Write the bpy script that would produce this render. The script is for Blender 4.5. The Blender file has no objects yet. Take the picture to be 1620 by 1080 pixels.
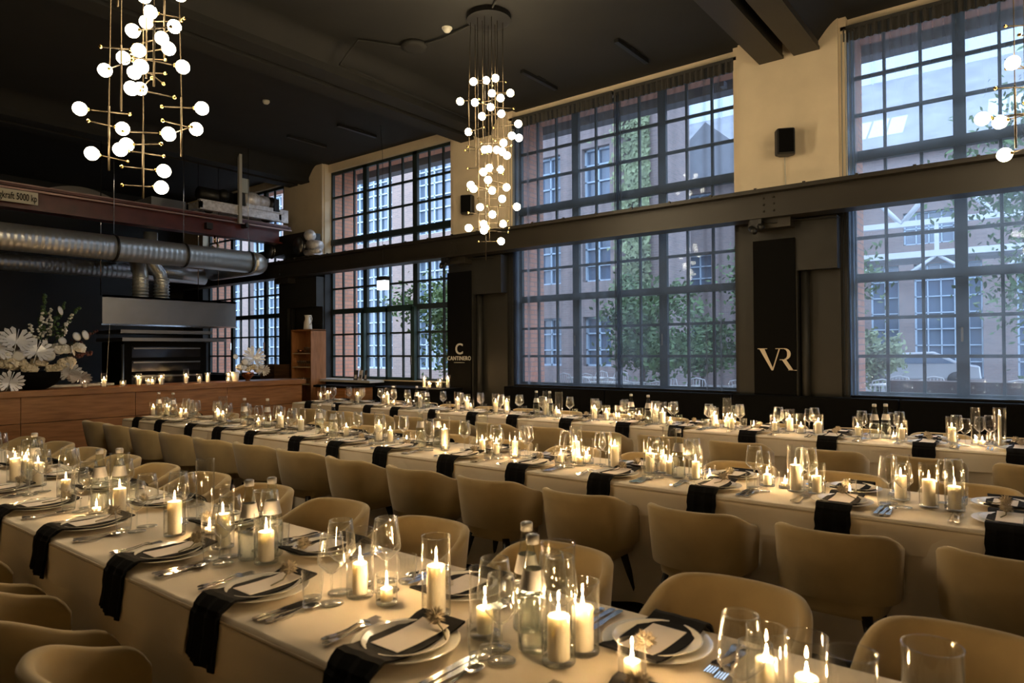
import bpy, bmesh, math, random
from mathutils import Vector, Matrix
PI = math.pi
sc = bpy.context.scene
COL = sc.collection
random.seed(7)

# ------------------------------------------------------------------ camera
YAW, PITCH, ROLL = math.radians(38.17), math.radians(0.78), math.radians(-0.35)
cam_d = bpy.data.cameras.new('camera'); cam = bpy.data.objects.new('camera', cam_d); COL.objects.link(cam)
cam_d.sensor_width = 36; cam_d.lens = 36 * 1078 / 1620
cam.location = (0, 0, 1.55)
F = Vector((-math.sin(YAW) * math.cos(PITCH), math.cos(YAW) * math.cos(PITCH), math.sin(PITCH)))
Rt = Vector((math.cos(YAW), math.sin(YAW), 0)); Up = Rt.cross(F)
R2 = Rt * math.cos(ROLL) + Up * math.sin(ROLL); U2 = -Rt * math.sin(ROLL) + Up * math.cos(ROLL)
m = Matrix.Identity(4)
for i in range(3):
    m[i][0] = R2[i]; m[i][1] = U2[i]; m[i][2] = -F[i]; m[i][3] = cam.location[i]
cam.matrix_world = m
cam_d.clip_end = 300; cam_d.clip_start = 0.05
cam_d.dof.use_dof = True; cam_d.dof.focus_distance = 6.5; cam_d.dof.aperture_fstop = 4.0
sc.camera = cam

# ------------------------------------------------------------------ light, exposure
sc.view_settings.view_transform = 'Standard'; sc.view_settings.look = 'None'
sc.view_settings.gamma = 1; sc.view_settings.exposure = 1.0
sc.view_settings.use_curve_mapping = False
sc.cycles.max_bounces = 7; sc.cycles.diffuse_bounces = 3; sc.cycles.glossy_bounces = 3
sc.cycles.transmission_bounces = 4; sc.cycles.transparent_max_bounces = 48
sc.cycles.caustics_reflective = False; sc.cycles.caustics_refractive = False
sc.cycles.sample_clamp_indirect = 4.0
sc.cycles.use_denoising = True
W = bpy.data.worlds.new('world'); sc.world = W; W.use_nodes = True
wn = W.node_tree.nodes; bg = wn['Background']
tc = wn.new('ShaderNodeTexCoord'); ns = wn.new('ShaderNodeTexNoise'); ns.inputs['Scale'].default_value = 2.0
rmp = wn.new('ShaderNodeValToRGB')
rmp.color_ramp.elements[0].position = 0.35; rmp.color_ramp.elements[0].color = (0.56, 0.73, 1.0, 1)
rmp.color_ramp.elements[1].position = 0.7; rmp.color_ramp.elements[1].color = (0.78, 0.88, 1.0, 1)
W.node_tree.links.new(tc.outputs['Generated'], ns.inputs['Vector'])
W.node_tree.links.new(ns.outputs['Fac'], rmp.inputs['Fac'])
W.node_tree.links.new(rmp.outputs['Color'], bg.inputs['Color'])
bg.inputs["Strength"].default_value = 2.6

BULB = 34.0       # radiance of the globe bulbs
FLAME = 520.0     # radiance of a candle flame

# ------------------------------------------------------------------ materials
MATS = {}
def mat(name, col, rough=0.6, metal=0.0, spec=0.5, noise=None, bump=0.0, bscale=40, coat=0, sheen=0, emit=None, estr=0, sub=0):
    if name in MATS: return MATS[name]
    M = bpy.data.materials.new(name); M.use_nodes = True; MATS[name] = M
    nt = M.node_tree; b = nt.nodes['Principled BSDF']
    b.inputs['Base Color'].default_value = (*col, 1); b.inputs['Roughness'].default_value = rough
    b.inputs['Metallic'].default_value = metal; b.inputs['Specular IOR Level'].default_value = spec
    if coat: b.inputs['Coat Weight'].default_value = coat
    if sheen: b.inputs['Sheen Weight'].default_value = sheen; b.inputs['Sheen Roughness'].default_value = 0.5
    if sub:
        b.inputs['Subsurface Weight'].default_value = sub
        b.inputs['Subsurface Radius'].default_value = (1.0, 1.0, 1.0); b.inputs['Subsurface Scale'].default_value = 0.02
    if emit: b.inputs['Emission Color'].default_value = (*emit, 1); b.inputs['Emission Strength'].default_value = estr
    if noise or bump:
        t = nt.nodes.new('ShaderNodeTexCoord'); n = nt.nodes.new('ShaderNodeTexNoise')
        n.inputs['Scale'].default_value = noise[0] if noise else bscale; n.inputs['Detail'].default_value = 4
        nt.links.new(t.outputs['Object'], n.inputs['Vector'])
        if noise:
            r = nt.nodes.new('ShaderNodeValToRGB')
            a = noise[1]
            r.color_ramp.elements[0].color = (*[c * (1 - a) for c in col], 1); r.color_ramp.elements[0].position = 0.3
            r.color_ramp.elements[1].color = (*[min(1, c * (1 + a)) for c in col], 1); r.color_ramp.elements[1].position = 0.7
            nt.links.new(n.outputs['Fac'], r.inputs['Fac']); nt.links.new(r.outputs['Color'], b.inputs['Base Color'])
        if bump:
            n2 = nt.nodes.new('ShaderNodeTexNoise'); n2.inputs['Scale'].default_value = bscale
            nt.links.new(t.outputs['Object'], n2.inputs['Vector'])
            bp = nt.nodes.new('ShaderNodeBump'); bp.inputs['Strength'].default_value = bump; bp.inputs['Distance'].default_value = 0.01
            nt.links.new(n2.outputs['Fac'], bp.inputs['Height']); nt.links.new(bp.outputs['Normal'], b.inputs['Normal'])
    return M

def glass_mat(name, tint=(0.97, 0.98, 0.97), edge=0.95, base=0.085, rough=0.02, edge_light=0.7):
    M = bpy.data.materials.new(name); M.use_nodes = True; nt = M.node_tree; nt.nodes.clear()
    out = nt.nodes.new('ShaderNodeOutputMaterial'); mix = nt.nodes.new('ShaderNodeMixShader')
    tr = nt.nodes.new('ShaderNodeBsdfTransparent'); gl = nt.nodes.new('ShaderNodeBsdfGlossy')
    lw = nt.nodes.new('ShaderNodeLayerWeight'); lw.inputs['Blend'].default_value = 0.4
    pw = nt.nodes.new('ShaderNodeMapRange'); pw.inputs['To Min'].default_value = base; pw.inputs['To Max'].default_value = edge
    pm = nt.nodes.new('ShaderNodeMath'); pm.operation = 'POWER'; pm.inputs[1].default_value = 2.0
    cr = nt.nodes.new('ShaderNodeValToRGB')
    cr.color_ramp.elements[0].color = (*tint, 1); cr.color_ramp.elements[0].position = 0.4
    cr.color_ramp.elements[1].color = (*[c * 0.62 for c in tint], 1); cr.color_ramp.elements[1].position = 1
    gl.inputs['Roughness'].default_value = rough
    nt.links.new(lw.outputs['Facing'], pm.inputs[0]); nt.links.new(pm.outputs[0], pw.inputs['Value'])
    nt.links.new(pw.outputs['Result'], mix.inputs['Fac'])
    nt.links.new(lw.outputs['Facing'], cr.inputs['Fac']); nt.links.new(cr.outputs['Color'], tr.inputs['Color'])
    nt.links.new(tr.outputs[0], mix.inputs[1]); nt.links.new(gl.outputs[0], mix.inputs[2])
    tl = nt.nodes.new('ShaderNodeBsdfTranslucent'); tl.inputs['Color'].default_value = (0.9, 0.9, 0.88, 1)
    df = nt.nodes.new('ShaderNodeBsdfDiffuse'); df.inputs['Color'].default_value = (0.9, 0.9, 0.88, 1)
    m3 = nt.nodes.new('ShaderNodeMixShader'); m3.inputs['Fac'].default_value = 0.5
    m4 = nt.nodes.new('ShaderNodeMixShader'); p2 = nt.nodes.new('ShaderNodeMath'); p2.operation = 'POWER'; p2.inputs[1].default_value = 2.4
    p3 = nt.nodes.new('ShaderNodeMath'); p3.operation = 'MULTIPLY'; p3.inputs[1].default_value = edge_light  # whitish edges painted in for the light real glass would refract
    nt.links.new(tl.outputs[0], m3.inputs[1]); nt.links.new(df.outputs[0], m3.inputs[2])
    nt.links.new(lw.outputs['Facing'], p2.inputs[0]); nt.links.new(p2.outputs[0], p3.inputs[0]); nt.links.new(p3.outputs[0], m4.inputs['Fac'])
    nt.links.new(mix.outputs[0], m4.inputs[1]); nt.links.new(m3.outputs[0], m4.inputs[2])
    nt.links.new(m4.outputs[0], out.inputs['Surface'])
    MATS[name] = M
    return M

def emis(name, col, s):
    M = bpy.data.materials.new(name); M.use_nodes = True; nt = M.node_tree; nt.nodes.clear()
    out = nt.nodes.new('ShaderNodeOutputMaterial'); e = nt.nodes.new('ShaderNodeEmission')
    e.inputs['Color'].default_value = (*col, 1); e.inputs['Strength'].default_value = s
    nt.links.new(e.outputs[0], out.inputs['Surface']); MATS[name] = M
    return M

def brick(name, c1, c2, mortar, scale=1.0, bw=0.25, bh=0.08):
    """bricks laid on vertical walls: u = x + y, v = z"""
    M = bpy.data.materials.new(name); M.use_nodes = True; nt = M.node_tree; b = nt.nodes['Principled BSDF']
    b.inputs['Roughness'].default_value = 0.9
    t = nt.nodes.new('ShaderNodeNewGeometry'); s = nt.nodes.new('ShaderNodeSeparateXYZ'); a = nt.nodes.new('ShaderNodeMath'); a.operation = 'ADD'
    c = nt.nodes.new('ShaderNodeCombineXYZ'); k = nt.nodes.new('ShaderNodeTexBrick')
    nt.links.new(t.outputs['Position'], s.inputs[0]); nt.links.new(s.outputs[0], a.inputs[0]); nt.links.new(s.outputs[1], a.inputs[1])
    nt.links.new(a.outputs[0], c.inputs[0]); nt.links.new(s.outputs[2], c.inputs[1]); nt.links.new(c.outputs[0], k.inputs['Vector'])
    k.inputs['Color1'].default_value = (*c1, 1); k.inputs['Color2'].default_value = (*c2, 1); k.inputs['Mortar'].default_value = (*mortar, 1)
    k.inputs['Scale'].default_value = scale; k.inputs['Brick Width'].default_value = bw; k.inputs['Row Height'].default_value = bh
    k.inputs['Mortar Size'].default_value = 0.008
    nt.links.new(k.outputs['Color'], b.inputs['Base Color']); MATS[name] = M
    return M

def wood(name, c1, c2, axis_scale=(1, 1, 12), rough=0.35):
    M = bpy.data.materials.new(name); M.use_nodes = True; nt = M.node_tree; b = nt.nodes['Principled BSDF']
    b.inputs['Roughness'].default_value = rough
    t = nt.nodes.new('ShaderNodeTexCoord'); mp = nt.nodes.new('ShaderNodeMapping'); mp.inputs['Scale'].default_value = axis_scale
    n = nt.nodes.new('ShaderNodeTexNoise'); n.inputs['Scale'].default_value = 3; n.inputs['Detail'].default_value = 6
    r = nt.nodes.new('ShaderNodeValToRGB')
    r.color_ramp.elements[0].color = (*c1, 1); r.color_ramp.elements[0].position = 0.3
    r.color_ramp.elements[1].color = (*c2, 1); r.color_ramp.elements[1].position = 0.7
    nt.links.new(t.outputs['Object'], mp.inputs[0]); nt.links.new(mp.outputs[0], n.inputs['Vector'])
    nt.links.new(n.outputs['Fac'], r.inputs['Fac']); nt.links.new(r.outputs['Color'], b.inputs['Base Color']); MATS[name] = M
    return M

cream = mat('cream_wall', (0.78, 0.66, 0.48), 0.85, noise=(3, 0.05))
ceil_m = mat('ceiling_paint', (0.012, 0.0115, 0.0095), 0.8, noise=(2, 0.15))
dark_m = mat('dark_wall_paint', (0.012, 0.012, 0.012), 0.6, noise=(2, 0.15))
beam_m = mat('dark_steel_paint', (0.025, 0.021, 0.015), 0.5, noise=(1.2, 0.2))
black_m = mat('black_panel', (0.003, 0.003, 0.003), 0.8, spec=0.1)
pill_m = mat('grey_pillar_paint', (0.017, 0.016, 0.013), 0.55, noise=(4, 0.12))
floor_m = mat('dark_floor', (0.035, 0.03, 0.026), 0.35, noise=(5, 0.25))
frame_m = mat('window_steel', (0.018, 0.032, 0.034), 0.5)
velvet = mat('beige_velvet', (0.46, 0.35, 0.185), 0.85, sheen=0.4, noise=(9, 0.07), spec=0.15)
leg_m = mat('dark_leg', (0.012, 0.01, 0.009), 0.4)
cloth_m = mat('white_linen', (0.84, 0.75, 0.63), 0.9, noise=(2.5, 0.03), bump=0.6, bscale=5, spec=0.2)
napkin_m = mat('black_linen', (0.006, 0.006, 0.007), 0.9, spec=0.15, bump=0.2, bscale=400)
card_m = mat('menu_card', (0.78, 0.72, 0.68), 0.8)
china = mat('white_china', (0.80, 0.78, 0.72), 0.12, spec=0.6)
steel_m = mat('polished_cutlery', (0.75, 0.74, 0.72), 0.12, metal=1)
wax = mat('candle_wax', (0.95, 0.86, 0.76), 0.5, sub=0.7, emit=(1.0, 0.62, 0.3), estr=0.0)
wick_m = mat('wick', (0.01, 0.01, 0.01), 0.9)
brass = mat('brass', (0.55, 0.38, 0.13), 0.22, metal=1)
brass_d = mat('aged_brass', (0.06, 0.045, 0.025), 0.5, metal=0.7)
galv = mat('galvanised_steel', (0.62, 0.65, 0.66), 0.38, metal=0.75, noise=(3, 0.12))
duct_m = mat('spiral_duct', (0.60, 0.62, 0.62), 0.36, metal=0.8)
_nt = duct_m.node_tree; _t = _nt.nodes.new('ShaderNodeTexCoord'); _w = _nt.nodes.new('ShaderNodeTexWave'); _w.bands_direction = 'Y'; _w.inputs['Scale'].default_value = 3.6
_w.inputs['Distortion'].default_value = 0.0
_b = _nt.nodes.new('ShaderNodeBump'); _b.inputs['Strength'].default_value = 0.28; _b.inputs['Distance'].default_value = 0.02
_nt.links.new(_t.outputs['Object'], _w.inputs['Vector']); _nt.links.new(_w.outputs['Fac'], _b.inputs['Height']); _nt.links.new(_b.outputs['Normal'], _nt.nodes['Principled BSDF'].inputs['Normal'])
inox = mat('brushed_steel', (0.20, 0.20, 0.20), 0.36, metal=1, noise=(2, 0.1))
red_paint = mat('oxblood_paint', (0.085, 0.016, 0.014), 0.35, noise=(4, 0.3))
grey_metal = mat('pale_grey_metal', (0.70, 0.70, 0.74), 0.4, metal=0.3, noise=(15, 0.3))
flower_w = mat('white_petals', (0.93, 0.92, 0.88), 0.75)
flower_c = mat('cream_petals', (0.88, 0.79, 0.62), 0.8)
leaf_s = mat('silvered_leaf', (0.88, 0.90, 0.96), 0.3, metal=0.15)
lunaria = mat('silver_seed_disc', (0.82, 0.82, 0.82), 0.35)
green_l = mat('green_leaf', (0.05, 0.10, 0.035), 0.6, noise=(6, 0.4))
thistle = mat('dried_flower', (0.42, 0.36, 0.28), 0.9)
white_pl = mat('white_plastic', (0.6, 0.58, 0.5), 0.5)
black_pl = mat('black_plastic', (0.01, 0.01, 0.01), 0.45)
copper = mat('copper_glass', (0.35, 0.14, 0.07), 0.15, metal=0.8)
label_m = mat('bottle_label', (0.45, 0.45, 0.48), 0.6)
cap_m = mat('bottle_cap', (0.5, 0.5, 0.52), 0.35)
logo_m = mat('logo_letters', (0.72, 0.62, 0.48), 0.5)
glass = glass_mat('clear_glass', edge_light=0.4)
cyl_g = glass_mat('cylinder_glass', edge_light=0.12)
bottle_g = glass_mat('bottle_glass', (0.95, 0.975, 0.95), 0.9, 0.04, edge_light=0.05)
pane_g = glass_mat('window_glass', (0.98, 0.99, 0.99), 0.3, 0.015, edge_light=0.0)
flame_m = emis('flame', (1.0, 0.62, 0.27), FLAME)
bulb_m = emis('opal_bulb', (1.0, 0.78, 0.48), BULB)
bar_wood = wood('oak_veneer', (0.25, 0.105, 0.034), (0.42, 0.185, 0.066), (1, 1, 10), 0.35)
shelf_wood = wood('shelf_wood', (0.30, 0.13, 0.045), (0.45, 0.2, 0.08), (6, 6, 1), 0.4)
brick_o = brick('red_brick', (0.58, 0.28, 0.19), (0.66, 0.34, 0.24), (0.36, 0.26, 0.22))
brick_f = brick('courtyard_brick', (0.29, 0.22, 0.205), (0.23, 0.185, 0.18), (0.30, 0.26, 0.25))
slate = mat('slate_roof', (0.27, 0.28, 0.31), 0.7, noise=(1, 0.15))
ext_glass = mat('factory_window_glass', (0.10, 0.15, 0.22), 0.12, spec=0.9)
ext_frame = mat('pale_window_frame', (0.45, 0.58, 0.70), 0.6)
truss_m = mat('white_steel', (0.62, 0.66, 0.70), 0.6)
pav = mat('paving', (0.23, 0.22, 0.21), 0.9, noise=(2, 0.2))
tfur = mat('terrace_furniture', (0.5, 0.5, 0.5), 0.5)
bark = mat('bark', (0.08, 0.06, 0.045), 0.9)
leaf_g = mat('tree_leaves', (0.07, 0.13, 0.04), 0.6, noise=(2, 0.5))
leaf_y = mat('ivy_leaves', (0.24, 0.29, 0.15), 0.7, noise=(2, 0.4))

def sheer_mat(nm='sheer_fabric', tcol=(0.24, 0.28, 0.34), lo=0.28):
    M = bpy.data.materials.new(nm); M.use_nodes = True; nt = M.node_tree; nt.nodes.clear()
    out = nt.nodes.new('ShaderNodeOutputMaterial'); mix = nt.nodes.new('ShaderNodeMixShader'); mix2 = nt.nodes.new('ShaderNodeMixShader')
    tr = nt.nodes.new('ShaderNodeBsdfTransparent'); df = nt.nodes.new('ShaderNodeBsdfDiffuse'); tl = nt.nodes.new('ShaderNodeBsdfTranslucent')
    df.inputs['Color'].default_value = (0.10, 0.10, 0.10, 1); tl.inputs['Color'].default_value = (*tcol, 1)
    tr.inputs['Color'].default_value = (0.80, 0.88, 1.0, 1)
    lw = nt.nodes.new('ShaderNodeLayerWeight'); lw.inputs['Blend'].default_value = 0.5
    mr = nt.nodes.new('ShaderNodeMapRange'); mr.inputs['From Min'].default_value = 0.0; mr.inputs['From Max'].default_value = 1.0
    mr.inputs['To Min'].default_value = lo; mr.inputs['To Max'].default_value = 0.95
    nt.links.new(lw.outputs['Facing'], mr.inputs['Value']); nt.links.new(mr.outputs['Result'], mix.inputs['Fac'])
    mix2.inputs['Fac'].default_value = 0.7
    nt.links.new(df.outputs[0], mix2.inputs[1]); nt.links.new(tl.outputs[0], mix2.inputs[2])
    nt.links.new(tr.outputs[0], mix.inputs[1]); nt.links.new(mix2.outputs[0], mix.inputs[2]); nt.links.new(mix.outputs[0], out.inputs['Surface'])
    return M
sheer = sheer_mat(); sheer_haze = sheer_mat('hazy_sheer_fabric', (0.66, 0.76, 0.88), 0.30)  # second one is a lighter copy, daylight haze put into its colour

# ------------------------------------------------------------------ mesh helpers
class MB:
    def __init__(s): s.v = []; s.f = []; s.sm = []
    def add(s, vs, fs, smooth=False):
        o = len(s.v); s.v += [tuple(v) for v in vs]; s.f += [tuple(i + o for i in f) for f in fs]; s.sm += [smooth] * len(fs); return s
    def box(s, x0, x1, y0, y1, z0, z1):
        v = [(x, y, z) for x in (x0, x1) for y in (y0, y1) for z in (z0, z1)]
        return s.add(v, [(0, 1, 3, 2), (4, 6, 7, 5), (0, 4, 5, 1), (2, 3, 7, 6), (0, 2, 6, 4), (1, 5, 7, 3)])
    def lathe(s, prof, n=20, c=(0, 0, 0), capb=True, capt=True, smooth=True):
        vs = []; fs = []
        for r, z in prof:
            for k in range(n):
                a = 2 * PI * k / n; vs.append((c[0] + r * math.cos(a), c[1] + r * math.sin(a), c[2] + z))
        for i in range(len(prof) - 1):
            for k in range(n):
                k2 = (k + 1) % n; fs.append((i * n + k, i * n + k2, (i + 1) * n + k2, (i + 1) * n + k))
        if capb: fs.append(tuple(reversed(range(n))))
        if capt: fs.append(tuple(range((len(prof) - 1) * n, len(prof) * n)))
        return s.add(vs, fs, smooth)
    def tube(s, pts, r, n=8, caps=True, smooth=True):
        P = [Vector(p) for p in pts]; vs = []; fs = []
        rs = r if isinstance(r, (list, tuple)) else [r] * len(P)
        prev = None
        for i, p in enumerate(P):
            d = (P[min(i + 1, len(P) - 1)] - P[max(i - 1, 0)]).normalized()
            if prev is None:
                a = Vector((0, 0, 1)) if abs(d.z) < 0.9 else Vector((1, 0, 0)); u = d.cross(a).normalized()
            else:
                u = (prev - d * prev.dot(d)).normalized()
            prev = u; w = d.cross(u)
            for k in range(n):
                t = 2 * PI * k / n; vs.append(p + (u * math.cos(t) + w * math.sin(t)) * rs[i])
        for i in range(len(P) - 1):
            for k in range(n):
                k2 = (k + 1) % n; fs.append((i * n + k, i * n + k2, (i + 1) * n + k2, (i + 1) * n + k))
        if caps: fs.append(tuple(reversed(range(n)))); fs.append(tuple(range((len(P) - 1) * n, len(P) * n)))
        return s.add(vs, fs, smooth)
    def ball(s, c, r, seg=12, rings=8, sx=1, sy=1, sz=1):
        prof = [(max(1e-4, r * math.sin(PI * i / rings)), -r * math.cos(PI * i / rings)) for i in range(rings + 1)]
        o = len(s.v); s.lathe(prof, seg, (0, 0, 0), True, True)
        for i in range(o, len(s.v)):
            x, y, z = s.v[i]; s.v[i] = (c[0] + x * sx, c[1] + y * sy, c[2] + z * sz)
        return s
    def grid(s, fn, nu, nv, smooth=True):
        vs = [fn(i / nu, j / nv) for i in range(nu + 1) for j in range(nv + 1)]
        fs = [(i * (nv + 1) + j, (i + 1) * (nv + 1) + j, (i + 1) * (nv + 1) + j + 1, i * (nv + 1) + j + 1) for i in range(nu) for j in range(nv)]
        return s.add(vs, fs, smooth)
    def prism(s, pts, z0, z1):
        n = len(pts); vs = [(x, y, z0) for x, y in pts] + [(x, y, z1) for x, y in pts]
        fs = [tuple(reversed(range(n))), tuple(range(n, 2 * n))] + [(i, (i + 1) % n, n + (i + 1) % n, n + i) for i in range(n)]
        return s.add(vs, fs)
    def xf(s, fn): s.v = [tuple(fn(Vector(v))) for v in s.v]; return s
    def mesh(s, name, mt):
        me = bpy.data.meshes.new(name); me.from_pydata(s.v, [], s.f); me.materials.append(mt)
        me.polygons.foreach_set('use_smooth', s.sm); me.update(); return me

def link(name, me, parent=None, loc=None):
    o = bpy.data.objects.new(name, me); COL.objects.link(o)
    if loc: o.location = loc
    if parent: o.parent = parent
    return o
def obj(name, mb, mt, parent=None, loc=None, bevel=0, solid=0):
    o = link(name, mb.mesh(name, mt), parent, loc)
    if solid: md = o.modifiers.new('solid', 'SOLIDIFY'); md.thickness = solid; md.offset = 0
    if bevel: md = o.modifiers.new('bevel', 'BEVEL'); md.width = bevel; md.segments = 2; md.limit_method = 'ANGLE'
    return o
def tag(o, label, cat, group=None, kind=None):
    o['label'] = label; o['category'] = cat
    if group: o['group'] = group
    if kind: o['kind'] = kind
    return o
def thing(name, label, cat, loc=(0, 0, 0), rz=0, group=None):
    o = link(name, None); o.location = loc; o.rotation_euler = (0, 0, rz)
    return tag(o, label, cat, group)
def struct(name, mb, mt, label=None, parent=None, **k):
    o = obj(name, mb, mt, parent, **k)
    if not parent: o['kind'] = 'structure'
    if label: o['label'] = label; o['category'] = name.split('_')[0]
    return o
def dup(root, loc, rz=0.0, label=None, group=None, scale=None):
    r = root.copy(); COL.objects.link(r); r.location = loc; r.rotation_euler = (0, 0, rz)
    if scale: r.scale = scale
    if label: r['label'] = label
    if group: r['group'] = group
    for ch in list(root.children):
        c = ch.copy(); COL.objects.link(c); c.parent = r
        for g in ch.children:
            d = g.copy(); COL.objects.link(d); d.parent = c
    return r
class Proto:
    """first placement moves the thing itself, later ones copy it"""
    def __init__(s, root): s.root = root; s.used = False
    def put(s, loc, rz=0.0, label=None, group=None, scale=None):
        if not s.used:
            s.used = True; r = s.root; r.location = loc; r.rotation_euler = (0, 0, rz)
            if scale: r.scale = scale
            if label: r['label'] = label
            if group: r['group'] = group
            return r
        return dup(s.root, loc, rz, label, group, scale)
ORD = ('first second third fourth fifth sixth seventh eighth ninth tenth eleventh twelfth thirteenth fourteenth fifteenth sixteenth '
       'seventeenth eighteenth nineteenth twentieth 21st 22nd 23rd 24th 25th 26th 27th 28th 29th 30th 31st 32nd 33rd 34th 35th 36th 37th 38th 39th 40th '
       '41st 42nd 43rd 44th 45th 46th').split()

# ------------------------------------------------------------------ room shell
YG = 9.0                   # plane of the glass
YP = 8.75                  # face of the pillars
CE = 5.5                   # ceiling
BAYS = [(-16.96, -13.30, 'a'), (-11.90, -8.28, 'b'), (-6.88, -3.20, 'c'), (-1.84, 1.84, 'd')]
struct('floor', MB().box(-20, 6, -5, 9.7, -0.1, 0), floor_m)
struct('ceiling', MB().box(-20, 6, -5, 9.7, CE, CE + 0.2), ceil_m)
struct('wall_kitchen', MB().box(-18.2, -18, -5, 9.7, 0, CE), dark_m)
struct('wall_back', MB().box(-20, 6, -5.2, -5, 0, CE), cream)
struct('wall_entrance', MB().box(4.5, 4.7, -5, 9.7, 0, CE), cream)
pier = [(-18.0, -16.96), (-13.30, -11.90), (-8.28, -6.88), (-3.20, -1.84), (1.84, 4.5)]
wl = MB(); wb = MB()
for a, b in pier:
    wl.box(a, b, YP + 0.05, 9.06, 3.2, CE); wb.box(a, b, YP + 0.05, 9.06, 0, 3.2)
for a, b, _ in BAYS:
    wl.box(a, b, 8.9, 9.06, 5.34, CE)
    wb.box(a, b, 8.88, 9.06, 0, 1.0)
struct('wall_window_upper', wl, cream)
struct('wall_window_lower', wb, dark_m)
ext = MB()
for a, b in [(-20, -16.96 - .06)] + [(a, b) for a, b in pier[1:4]] + [(1.84, 9)]:
    ext.box(a, b, 9.06, 9.66, -0.4, 7)
for a, b, _ in BAYS:
    ext.box(a, b, 9.06, 9.66, -0.4, 0.95); ext.box(a, b, 9.06, 9.66, 5.45, 7)
struct('wall_outside', ext, brick_o)

# pillars: a cream upper face, a painted lower block with a recess, the crane column in front
def pillar(n, x0, x1, xc0, xc1, upper_hi):
    mb = MB().box(x0 + 0.0, x1, YP, YP + 0.05, 3.2, CE)
    struct('pillar_%d' % n, mb, cream)
    lo = MB().box(xc1, x1, 8.6, 8.8, 2.5, 3.12).box(xc1, x1, 8.76, 8.8, 0, 2.5)
    lo.box(x0, xc0, 8.7, 8.8, 0, 3.12).box(xc0, xc1, 8.62, 8.8, 0, 3.14).box(xc1, xc1 + 0.03, 8.6, 8.8, 0, 2.5)
    lo.tube([(xc1 + 0.09, 8.70, 0.0), (xc1 + 0.09, 8.70, 2.5)], 0.05, 14)
    struct('column_%d' % n, lo, pill_m)
pillar(1, -3.12, -1.92, -2.92, -2.40, 5.4)
pillar(2, -8.18, -6.98, -8.17, -7.62, 5.4)
pillar(3, -13.30, -11.92, -13.3, -12.98, 5.4)

# ceiling beams in pairs over each pillar, with sloping haunches, across the room
bi = 0
for xc in (-12.72, -7.62, -2.48, 2.6):
    for s in (-1, 1):
        bi += 1
        cx = xc + s * 0.21
        mb = MB().box(cx - 0.135, cx + 0.135, -5, YP + 0.02, 5.2, CE)
        mb.box(cx - 0.15, cx + 0.15, -5, YP + 0.02, 5.17, 5.21)
        struct('beam_%d' % bi, mb, ceil_m if xc < -3 else beam_m)
    hm = MB()
    for s in (-1, 1):
        x0 = xc + s * 0.34
        hm.grid(lambda u, v, x0=x0, s=s: (x0 + s * 0.28 * u, -5 + 13.75 * v, 5.27 + (CE - 5.27) * math.sin(u * PI / 2)), 8, 2)
    struct('ceiling_haunch_%d' % bi, hm, ceil_m)

# crane runway beam along the window side
rb = MB().box(-17.98, 4.48, 8.42, 8.46, 3.15, 3.47).box(-17.98, 4.48, 8.3, 8.58, 3.13, 3.16).box(-17.98, 4.48, 8.3, 8.58, 3.44, 3.47)
rb.box(-17.98, 4.48, 8.40, 8.48, 3.47, 3.51)
for i in range(40):
    x = -17.9 + i * 0.56; rb.box(x, x + 0.03, 8.30, 8.33, 3.465, 3.50)
for x in (-2.64, -7.85, -12.9):
    for i in range(2):
        for j in range(3): rb.ball((x - 0.06 + 0.12 * i, 8.42, 3.23 + 0.08 * j), 0.014, 8, 5)
    rb.box(x - 0.25, x + 0.25, 8.42, 8.63, 3.02, 3.13)
runway = obj('crane_runway', rb, beam_m)
tag(runway, 'long dark steel crane runway girder along the window wall', 'girder')

# ------------------------------------------------------------------ windows
ROWS = [1.02, 1.46, 1.91, 2.39, 2.87, 3.27, 3.85, 4.35, 4.80, 5.30]
THICK_R = {3: 0.05, 6: 0.06}
def window(n, x0, x1, door=False):
    w = x1 - x0; cw = w / 10.0
    fr = MB()
    yb0, yb1 = YG - 0.03, YG + 0.03
    fr.box(x0, x0 + 0.05, yb0, yb1, 1.0, 5.34).box(x1 - 0.05, x1, yb0, yb1, 1.0, 5.34)
    fr.box(x0, x1, yb0, yb1, 1.0, 1.04).box(x0, x1, yb0, yb1, 5.28, 5.36)
    for i in range(1, 10):
        x = x0 + cw * i; t = 0.06 if i in (3, 7) else 0.016
        fr.box(x - t, x + t, yb0 if i in (3, 7) else YG - 0.02, yb1 if i in (3, 7) else YG + 0.02, 1.0, 5.34)
    for k, z in enumerate(ROWS[1:-1], 1):
        t = THICK_R.get(k, 0.019)
        d = 0.045 if k in THICK_R else 0.022
        fr.box(x0, x1, YG - d, YG + d, z - t, z + t)
    o = obj('window_%d' % n, fr, frame_m); o['kind'] = 'structure'
    obj('glass_pane', MB().box(x0 + 0.02, x1 - 0.02, YG - 0.003, YG + 0.003, 1.02, 5.32), pane_g, o)
    hd = MB()
    for i in (3, 7):
        x = x0 + cw * i; hd.box(x - 0.012, x + 0.012, YG - 0.075, YG - 0.05, 1.62, 1.78).box(x - 0.01, x + 0.01, YG - 0.06, YG - 0.02, 1.70, 1.73)
    obj('window_handle', hd, steel_m, o)
    sl = MB().box(x0 - 0.02, x1 + 0.02, 8.84, YG + 0.02, 0.985, 1.005)
    obj('window_sill', sl, dark_m if not door else cream, o)
    return o
for i, (a, b, nm) in enumerate(BAYS):
    window(i + 1, a, b, nm == 'b')
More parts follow.
